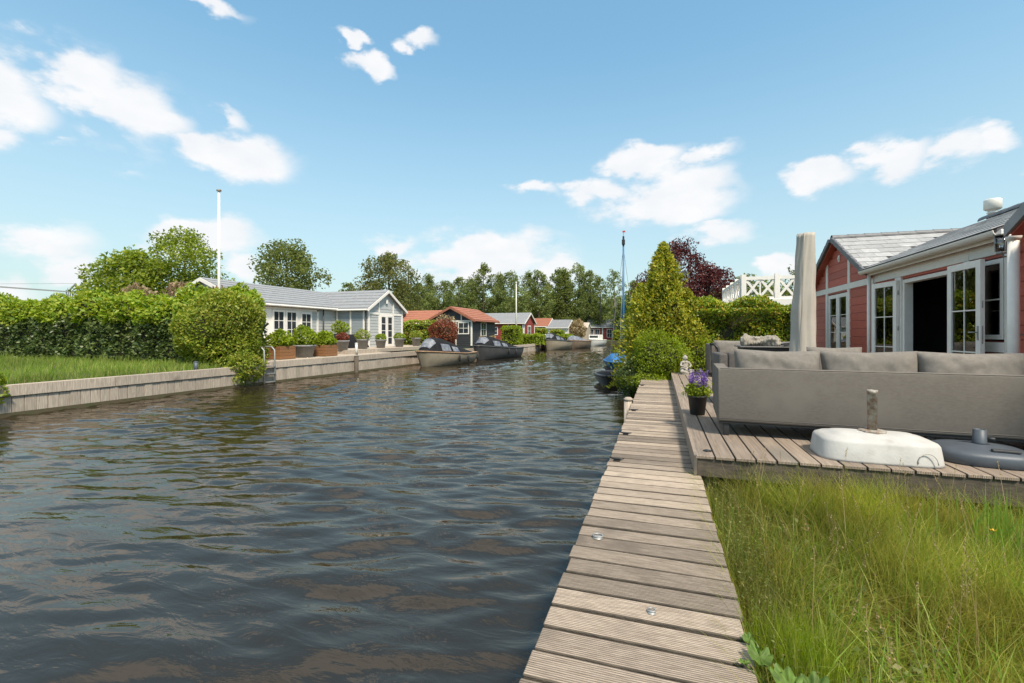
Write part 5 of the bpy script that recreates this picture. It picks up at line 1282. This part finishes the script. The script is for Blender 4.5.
# ------------------------------------------------------------------ houses
def far_window(par, O, u, n, w, h, name='window', nx=2, ny=2, fr=.08, bot=None):
    f = glazed(par, name, O, u, n, w, h, fr, bot, nx, ny, .05, WHITE, FARGLASS, True, .035); return f
def gable_house(name, label, x0, x1, y0, y1, zf, ze, zr, axis, wallm, roofm, over=.28, rows=True, trim=WHITE, par=None, sid=True):
    o = par or thing(name, label, 'house', ((x0 + x1) / 2, (y0 + y1) / 2, zf))
    if axis == 'y':
        xm = (x0 + x1) / 2
        build('wall', MB().prism([(x0, y0, zf - .4), (x1, y0, zf - .4), (x1, y0, ze), (xm, y0, zr), (x0, y0, ze)], (0, y1 - y0, 0)), wallm, o)
    else:
        ym = (y0 + y1) / 2
        build('wall', MB().prism([(x0, y0, zf - .4), (x0, y1, zf - .4), (x0, y1, ze), (x0, ym, zr), (x0, y0, ze)], (x1 - x0, 0, 0)), wallm, o)
    half = (x1 - x0) / 2 if axis == 'y' else (y1 - y0) / 2
    sl = (zr - ze) / half
    for sg in (1, -1):
        def Pp(a, along, lift):       # a: distance from the ridge line
            z = zr - a * sl + lift
            return (((x0 + x1) / 2 + sg * a, along, z) if axis == 'y' else (along, (y0 + y1) / 2 + sg * a, z))
        s0, s1 = (y0 - over * .8, y1 + over * .8) if axis == 'y' else (x0 - over * .8, x1 + over * .8)
        e = half + over; vec = (0, s1 - s0, 0) if axis == 'y' else (s1 - s0, 0, 0)
        a0 = .004
        rf = build('roof_slope', MB().prism([Pp(a0, s0, .03), Pp(e, s0, .03), Pp(e, s0, .12), Pp(a0, s0, .12)], vec), roofm, o)
        if rows:
            mb = MB(); nr = int(e / .33)
            for i in range(nr):
                a, b_ = e - i * e / nr, e - (i + 1) * e / nr
                mb.prism([Pp(a, s0 + .02, .122), Pp(a, s0 + .02, .165), Pp(max(b_, a0), s0 + .02, .124)], tuple(c * (1 - .04 / (s1 - s0)) for c in vec))
            build('tile_rows', mb, roofm, rf, kind='stuff')
        for s_ in (s0 - .036, s1 + .001):
            v2 = (0, .035, 0) if axis == 'y' else (.035, 0, 0)
            build('barge_board', MB().prism([Pp(a0, s_, .10), Pp(e, s_, .10), Pp(e, s_, -.08), Pp(a0, s_, -.08)], v2), trim, o)
        build('gutter', MB().tube([Pp(e + .05, s0, .04), Pp(e + .05, s1, .04)], .055, 8), trim, o)
    if sid:
        mb = MB(); z = zf
        while z < ze - .02:
            mb.box(x0 - .018, x1 + .018, y0 - .018, y1 + .018, z, z + .150); z += .185
        build('siding', mb, wallm, o, kind='stuff')
    return o
# grey house: two wings, one thing
gh = gable_house('grey_house', 'pale grey boarded holiday house with L shaped slate roof on the left quay', -24.4, -19.2, 17.0, 27.6, .97, 3.40, 4.52, 'y', GREYB, TILEF)
gable_house('', '', -21.8, -16.9, 23.6, 27.5, .97, 3.40, 4.52, 'x', GREYB, TILEF, par=gh)
e0 = -19.18
U, NX = (0, 1, 0), (1, 0, 0)
build('corner_trim', MB().box(-19.2, -19.15, 17.0, 17.16, .98, 3.38).box(-19.2, -19.15, 21.9, 22.02, .98, 3.38).box(-19.2, -19.15, 17.2, 22.0, 3.1, 3.22), WHITE, gh)
build('wall_panel', MB().box(-19.18, -19.16, 17.55, 21.5, .98, 3.09), WHITE, gh)
far_window(gh, (-19.155, 17.55, 1.95), U, NX, .72, 1.05); far_window(gh, (-19.155, 20.6, 1.95), U, NX, .82, 1.05)
for y in (18.62, 19.5): far_window(gh, (-19.155, y, 1.0), U, NX, .84, 2.08, 'french_door', 2, 4, .11)
# wing: blue-grey screens between posts on the side, French doors in the gable
for x0, x1 in ((-19.0, -18.15), (-18.02, -17.2)):
    mb = MB()
    for k in range(12): mb.box(x0, x1, 23.545, 23.575, 1.0 + k * .18, 1.168 + k * .18)
    build('screen', mb, BLUEB, gh)
build('post', MB().box(-18.14, -18.03, 23.53, 23.58, .98, 3.2).box(-19.14, -19.01, 23.53, 23.58, .98, 3.2).box(-17.19, -17.1, 23.53, 23.58, .98, 3.2), WHITE, gh)
build('gable_trim', MB().box(-16.88, -16.84, 23.6, 23.74, .98, 3.38).box(-16.88, -16.84, 27.36, 27.5, .98, 3.38).box(-16.88, -16.845, 23.75, 27.35, 3.0, 3.14).box(-16.88, -16.85, 24.7, 24.82, .98, 3.0).box(-16.88, -16.85, 26.3, 26.42, .98, 3.0).box(-16.88, -16.85, 24.7, 24.82, 3.15, 3.8).box(-16.88, -16.85, 26.3, 26.42, 3.15, 3.8), WHITE, gh)
for y in (24.84, 25.57): far_window(gh, (-16.875, y, 1.0), U, NX, .715, 2.0, 'french_door', 1, 4, .13)
build('downpipe', MB().tube([(-16.95, 23.5, 1.0), (-16.95, 23.5, 3.35)], .04, 8).tube([(-19.05, 22.3, 1.0), (-19.05, 22.3, 3.3)], .04, 8), DARK, gh, True)
build('roof_vent', MB().box(-16.83, -16.8, 25.45, 25.65, 3.75, 4.0), WHITE, gh)

# planters on the quay
def planter_box(label, x, y, w_, h_, z, mat):
    o = thing('planter_box', label, 'planter', (x, y, z)); hw = w_ / 2
    nB = 4
    for k in range(nB):
        za, zb = z + .02 + k * h_ / nB, z + .02 + (k + 1) * h_ / nB - .008
        build('plank', MB().box(x - hw, x + hw, y - hw, y - hw + .03, za, zb).box(x + hw - .03, x + hw, y - hw + .031, y + hw, za, zb).box(x - hw, x - hw + .03, y - hw + .031, y + hw, za, zb).box(x - hw + .031, x + hw - .031, y + hw - .03, y + hw, za, zb), mat, o, bevel=.004)
    build('soil', MB().box(x - hw + .032, x + hw - .032, y - hw + .032, y + hw - .032, z + .01, z + h_ - .05), SOIL, o)
    P, d = shell((x, y, z + h_ + .18), (hw * 1.15, hw * 1.15, .42), 1500, .25, x)
    P[:, 2] = np.maximum(P[:, 2], z + h_ - .03); leaf_obj('foliage', P, .13, .075, L_SHRUB, o); return o
planter_box('orange brown wooden planter box nearest the olive green bush', -14.55, 14.55, .80, .52, .80, CORTEN)
planter_box('orange brown wooden planter box right of the big grey pot', -14.55, 17.1, .80, .50, .80, CORTEN)
def pot(label, x, y, z, r_, h_, mat, fr_, fz, leaf, n=700, Lf=.09, group=None):
    o = thing('plant_pot', label, 'plant pot', (x, y, z), 0, group)
    build('pot', MB().lathe(x, y, [(r_ * .72, z + .003), (r_ * .95, z + h_ * .86), (r_ * 1.06, z + h_ * .86), (r_ * 1.06, z + h_), (r_ * .92, z + h_), (r_ * .9, z + h_ * .9), (.001, z + h_ * .9)], 18), mat, o, True)
    P, d = shell((x, y, z + h_ + fz * .55), (fr_, fr_, fz), n, .15, x + y); P[:, 2] = np.maximum(P[:, 2], z + h_ * .9)
    leaf_obj('foliage', P, Lf, Lf * .55, leaf, o); return o
pot('big round grey pot of bright foliage between the two wooden planters', -14.55, 15.85, .80, .46, .54, POT, .52, .52, L_SHRUB, 1700, .12)
PL = [(18.95, .48, L_RED, .30, .26, 'grey pot with dark reddish plant right of the wooden planters'), (20.6, .52, L_BUSH, .40, .34, 'grey pot with bronze rounded bush, second on the raised step'), (22.3, .48, L_SHRUB, .30, .22, 'grey pot with low yellow green plant near the gable corner'), (24.3, .52, L_SHRUB, .36, .22, 'grey pot with yellow green plant before the gable french doors'), (26.4, .54, L_BUSH, .42, .32, 'grey pot with rounded olive bush right of the gable french doors'), (29.0, .48, L_SHRUB, .28, .16, 'last grey pot with a yellow plant beyond the grey house')]
for y, h_, lf, fr_, fz, lab in PL: pot(lab, -15.0 - .02 * (y - 18), y, 1.0 if y < 28.3 else .78, .31, h_, POT, fr_, fz, lf, 700, .09, 'grey pots along the raised step')
o = thing('stone_planter', 'low dark grey oval planter beside the last grey pot', 'planter', (-14.9, 30.2, .78))
build('bowl', MB().lathe(-14.9, 30.2, [(.25, .78), (.42, .92), (.44, 1.1), (.38, 1.18), (.001, 1.2)], 14), DARK, o, True)
bush('potted_tree', 'pale green shrub in front of the grey house corner', 'shrub', (-18.1, 22.6, 2.15), (.55, .4, .42), L_SHRUB, 700, .12, .07, .98, .25, 5.5, core=0)
# covered furniture, ladder, mooring post
v_ = []; f_ = []; na, nb_ = 16, 14
for i in range(na + 1):
    for j in range(nb_ + 1):
        a, b_ = -1 + 2 * i / na, -1 + 2 * j / nb_
        hgt = (1 - abs(a) ** 6) * (1 - abs(b_) ** 6); v_.append((-17.2 + .85 * b_, 21.4 + 1.7 * a, .99 + .82 * hgt ** .5 * (1 + .10 * noise.noise(Vector((a * 3, b_ * 2, 1)))) - .1 * abs(a)))
for i in range(na):
    for j in range(nb_): f_.append((i * (nb_ + 1) + j, (i + 1) * (nb_ + 1) + j, (i + 1) * (nb_ + 1) + j + 1, i * (nb_ + 1) + j + 1))
o = build('covered_furniture', MB().add(v_, f_), TARP, None, True); tag(o, 'garden furniture under a black cover on the grey house terrace', 'furniture cover')
o = thing('swim_ladder', 'steel swim ladder on the quay between the bush and the planters', 'ladder', (-13.6, 13.1, .8))
for y in (12.85, 13.32):
    build('rail', MB().tube([(-14.1, y, .81), (-14.1, y, 1.25), (-14.0, y, 1.34), (-13.72, y, 1.34), (-13.58, y, 1.22), (-13.55, y, -.3)], .028, 8), STEEL, o, True)
for z in (.05, .35, .62): build('rung', MB().box(-13.6, -13.5, 12.878, 13.292, z, z + .035), STEEL, o)
o = thing('mooring_post', 'short pale post at the step edge right of the wooden planter', 'post', (-13.95, 18.6, .8))
build('shaft', MB().tube([(-13.95, 18.6, .8), (-13.95, 18.6, 1.32)], .065, 10), OFFW, o, True); build('cap', MB().lathe(-13.95, 18.6, [(.075, 1.321), (.075, 1.36), (.02, 1.38)], 10), OFFW, o)
o = thing('mooring_pile', 'dark timber pile standing against the grey house quay', 'pile', (-13.5, 18.0, 0))
build('shaft', MB().tube([(-13.5, 18.0, -1.2), (-13.5, 18.0, .74)], .10, 10), BEAM, o, True); build('cap', MB().lathe(-13.5, 18.0, [(.105, .741), (.105, .77), (.02, .79)], 10), BEAM, o)
o = thing('mooring_pile', 'short blue grey bollard standing on the grassy bank edge', 'bollard', (-13.95, 10.6, .7))
build('shaft', MB().tube([(-13.95, 10.6, .6), (-13.95, 10.6, .92)], .06, 10), BLUEG, o, True); build('cap', MB().lathe(-13.95, 10.6, [(.065, .921), (.06, .95), (.02, .96)], 10), BLUEG, o)

# boats on the left
boat('motor_boat', 'beige sloop with black canopy and clear windows beside the red shrub', -12.15, 24.3, 5.6, 2.1, .86, .62, HULLB, WOODT, TARP, True, R(-3), fend=2, tent=(.10, .92, .80))
boat('motor_boat', 'dark grey sloop with black canopy moored beyond the beige one', -11.5, 31.4, 6.2, 2.2, .98, .72, HULLG, HULLG, TARP, True, R(-7), fend=2, tent=(.10, .88, .70))
boat('motor_boat', 'beige boat with dark canopy moored before the white picket fence', -11.15, 50.0, 6.0, 2.5, 1.15, .9, HULLB, HULLG, TARP, True, R(-8), fend=0, tent=(.1, .8, .75))
boat('motor_boat', 'brown hulled boat moored just right of the far beige boat', -9.7, 55.5, 6.0, 2.3, 1.0, .85, HULLT, WOODT, PLASTW, False, R(-8), fend=0, tent=(.1, .8, .55))
boat('cabin_boat', 'small white cabin boat far up the canal before the red house', -8.9, 66.5, 5.5, 2.3, .95, .8, OFFW, WHITE, None, False, R(-8), fend=0, cabin=(.75, -.8, 1.3, .8))
boat('rowing_boat', 'low dark boat far up the canal beside the white cabin boat', -10.3, 62.0, 4.5, 1.6, .55, .45, HULLG, HULLG, TARP, False, R(-8), fend=0, tent=(.1, .9, .2))

# orange roofed house
oh = gable_house('orange_roof_house', 'black boarded house with orange tiled roof and white window frames', -18.4, -14.7, 34.6, 40.0, .8, 3.0, 3.95, 'y', BLACKB, ORANGE, .35, trim=ORANGE)
gable_house('', '', -28, -18.39, 37.2, 41.2, .8, 2.85, 3.9, 'x', WHITE, ORANGE, .3, par=oh, sid=False)
fw = (0, -1, 0)
build('corner_trim', MB().box(-18.42, -18.3, 34.54, 34.60, .8, 2.9).box(-14.80, -14.66, 34.54, 34.60, .8, 2.9).box(-18.3, -14.8, 34.55, 34.59, 2.78, 2.9).box(-16.2, -16.08, 34.55, 34.59, .8, 2.78).box(-17.5, -17.4, 34.55, 34.59, 2.9, 3.4).box(-15.7, -15.6, 34.55, 34.59, 2.9, 3.4), WHITE, oh)
far_window(oh, (-15.95, 34.58, 1.75), (1, 0, 0), fw, 1.0, 1.0); far_window(oh, (-18.2, 34.58, 1.5), (1, 0, 0), fw, 1.9, 1.25, nx=3)
far_window(oh, (-14.675, 36.4, 1.0), U, NX, 1.3, 1.8, 'french_door', 2, 3, .1)
build('chimney', MB().box(-23.6, -23.0, 37.6, 38.1, 2.9, 4.1), BLACK, oh)
bush('garden_plants', 'yellow flowering plants against the black gable of the orange roofed house', 'plant', (-16.9, 34.1, 2.35), (1.0, .3, 1.0), L_TAN, 900, .14, .09, .8, .3, 2.6, core=.4)
bush('red_shrub', 'round red leaved shrub behind the beige boat', 'shrub', (-14.6, 29.2, 1.75), (1.05, .95, 1.02), L_RED, 4200, .13, .075, .75, .22, 3.1)
hedge('garden_hedge', 'dark green clipped hedge between grey house and orange roofed house', 'hedge', -19.6, -15.8, 30.6, 31.6, .6, 2.75, L_HEDGE, 5000, .15, .09, .15, seed=5)
hedge('garden_hedge', 'light green block hedge right of the orange roofed house', 'hedge', -14.6, -12.8, 41.5, 43.0, .6, 2.5, L_SHRUB, 2200, .16, .1, .12, seed=6)
hedge('garden_hedge', 'low green hedge in front of the nearer red house', 'hedge', -14.4, -11.6, 46.2, 47.4, .6, 1.75, L_SHRUB, 2600, .16, .1, .12, seed=7)
for i, (x, y, lab) in enumerate(((-13.6, 34.2, 'wooden tub standing by the black wall of the orange roofed house'), (-13.4, 36.0, 'second wooden tub, further along the black wall'))):
    pot(lab, x, y, .75, .34, .62, CORTEN if i else POT, .3, .16, L_TAN, 300, .12)
# nearer red house with grey roof
r2 = gable_house('red_house', 'bright red far house with pale grey roof behind the white flagpole', -24, -16.0, 54.0, 59.0, .75, 3.15, 4.35, 'x', REDF, TILEF)
build('corner_trim', MB().box(-15.99, -15.95, 54.0, 54.2, .75, 3.1).box(-15.99, -15.95, 58.8, 59, .75, 3.1).box(-16.2, -16.0, 53.94, 53.99, .75, 3.1).box(-24, -16, 53.94, 53.975, 2.95, 3.1).box(-18.1, -17.95, 53.94, 53.985, .75, 2.95), WHITE, r2)
far_window(r2, (-15.97, 55.6, .8), U, NX, 1.4, 2.0, 'french_door', 2, 3, .12); far_window(r2, (-20.6, 53.97, 1.6), (1, 0, 0), fw, 1.2, 1.0)
o = thing('flagpole', 'short white flagpole in front of the nearer far red house', 'flagpole', (-15.2, 48.3, .7))
build('pole', MB().tube([(-15.2, 48.3, .7), (-15.2, 48.3, 7.4)], [.09, .06], 8), OFFW, o, True); build('cap', MB().lathe(-15.2, 48.3, [(.1, 7.4), (.1, 7.5), (.03, 7.55)], 8), OFFW, o)
# more houses toward the bend
h5 = gable_house('cottage', 'small cottage with orange roof and black gable between red and white houses', -21.2, -17.9, 74.0, 80.0, .75, 3.0, 4.3, 'x', BLACKB, ORANGE)
far_window(h5, (-20.4, 73.95, 1.3), (1, 0, 0), fw, 1.4, 1.3)
build('lower_wall', MB().box(-21.2, -17.9, 73.9, 73.94, .75, 1.3), WHITE, h5)
h6 = gable_house('white_house', 'white house with grey roof behind the far boats', -17.7, -14.4, 73.5, 80.0, .75, 2.75, 4.0, 'x', WHITE, TILEF, sid=False)
far_window(h6, (-16.9, 73.47, 1.2), (1, 0, 0), fw, 1.3, 1.3); far_window(h6, (-14.38, 75.5, .9), U, NX, 1.4, 1.9, 'door', 2, 2)
h7 = gable_house('red_house', 'farthest red house with white windows at the end of the canal', -13.4, -6.6, 88.0, 94.0, .75, 3.0, 4.4, 'x', REDF, TILEF)
for x in (-13.1, -11.9, -9.6, -8.2): far_window(h7, (x, 87.96, 1.0), (1, 0, 0), fw, 1.0, 1.6)
build('corner_trim', MB().box(-13.42, -13.2, 87.93, 87.98, .75, 3.0).box(-10.5, -10.3, 87.93, 87.98, .75, 3.0), WHITE, h7)
for i, (x0, x1, y, z1, m_, lab) in enumerate(((-18.6, -16.0, 65, 2.5, L_HEDGE, 'square dark hedge before the orange roofed cottage'), (-15.6, -13.6, 66, 2.3, L_HEDGE, 'square dark hedge before the white house'), (-13.5, -11.0, 60, 1.6, L_SHRUB, 'low light green hedge behind the far beige boat'), (-7.6, -4.4, 79, 2.3, L_T2 if False else L_HEDGE, 'green hedge at the canal end before the farthest red house'))):
    hedge('garden_hedge', lab, 'hedge', x0, x1, y, y + 1.3, .55, z1, m_, 1300, .26, .16, .1, seed=8 + i)
o = thing('picket_fence', 'white picket fence behind the far beige boat', 'fence', (-13.6, 52, .72))
pk = plank_mesh('fence_picket', .17, .04, .95, WHITE, 0)
for k in range(14): put('picket', pk, o, (-15.0 + k * .2, 52.0 + k * .1, 1.22))
build('rail', MB().bar((-15.1, 51.98, 1.0), (-12.3, 53.4, 1.0), .05).bar((-15.1, 51.98, 1.5), (-12.3, 53.4, 1.5), .05), WHITE, o)
bush('dry_reeds', 'tan coloured tall dry reeds right of the white house', 'reeds', (-13.0, 75.5, 2.3), (1.3, 1.0, 1.8), L_TAN, 1500, .55, .12, .6, .2, 4.4, core=.6)
bush('bank_bush', 'light green bush behind the farthest boats', 'bush', (-5.4, 97, 2.5), (2.2, 1.2, 2.6), L_T2, 1500, .4, .24, .6, .25, 5.4, core=.6)
tan = gable_house('tan_shed', 'small tan shed beside the white house', -14.2, -12.0, 79, 83, .75, 2.8, 3.6, 'x', TAN, TAN, .1, rows=False, sid=False)
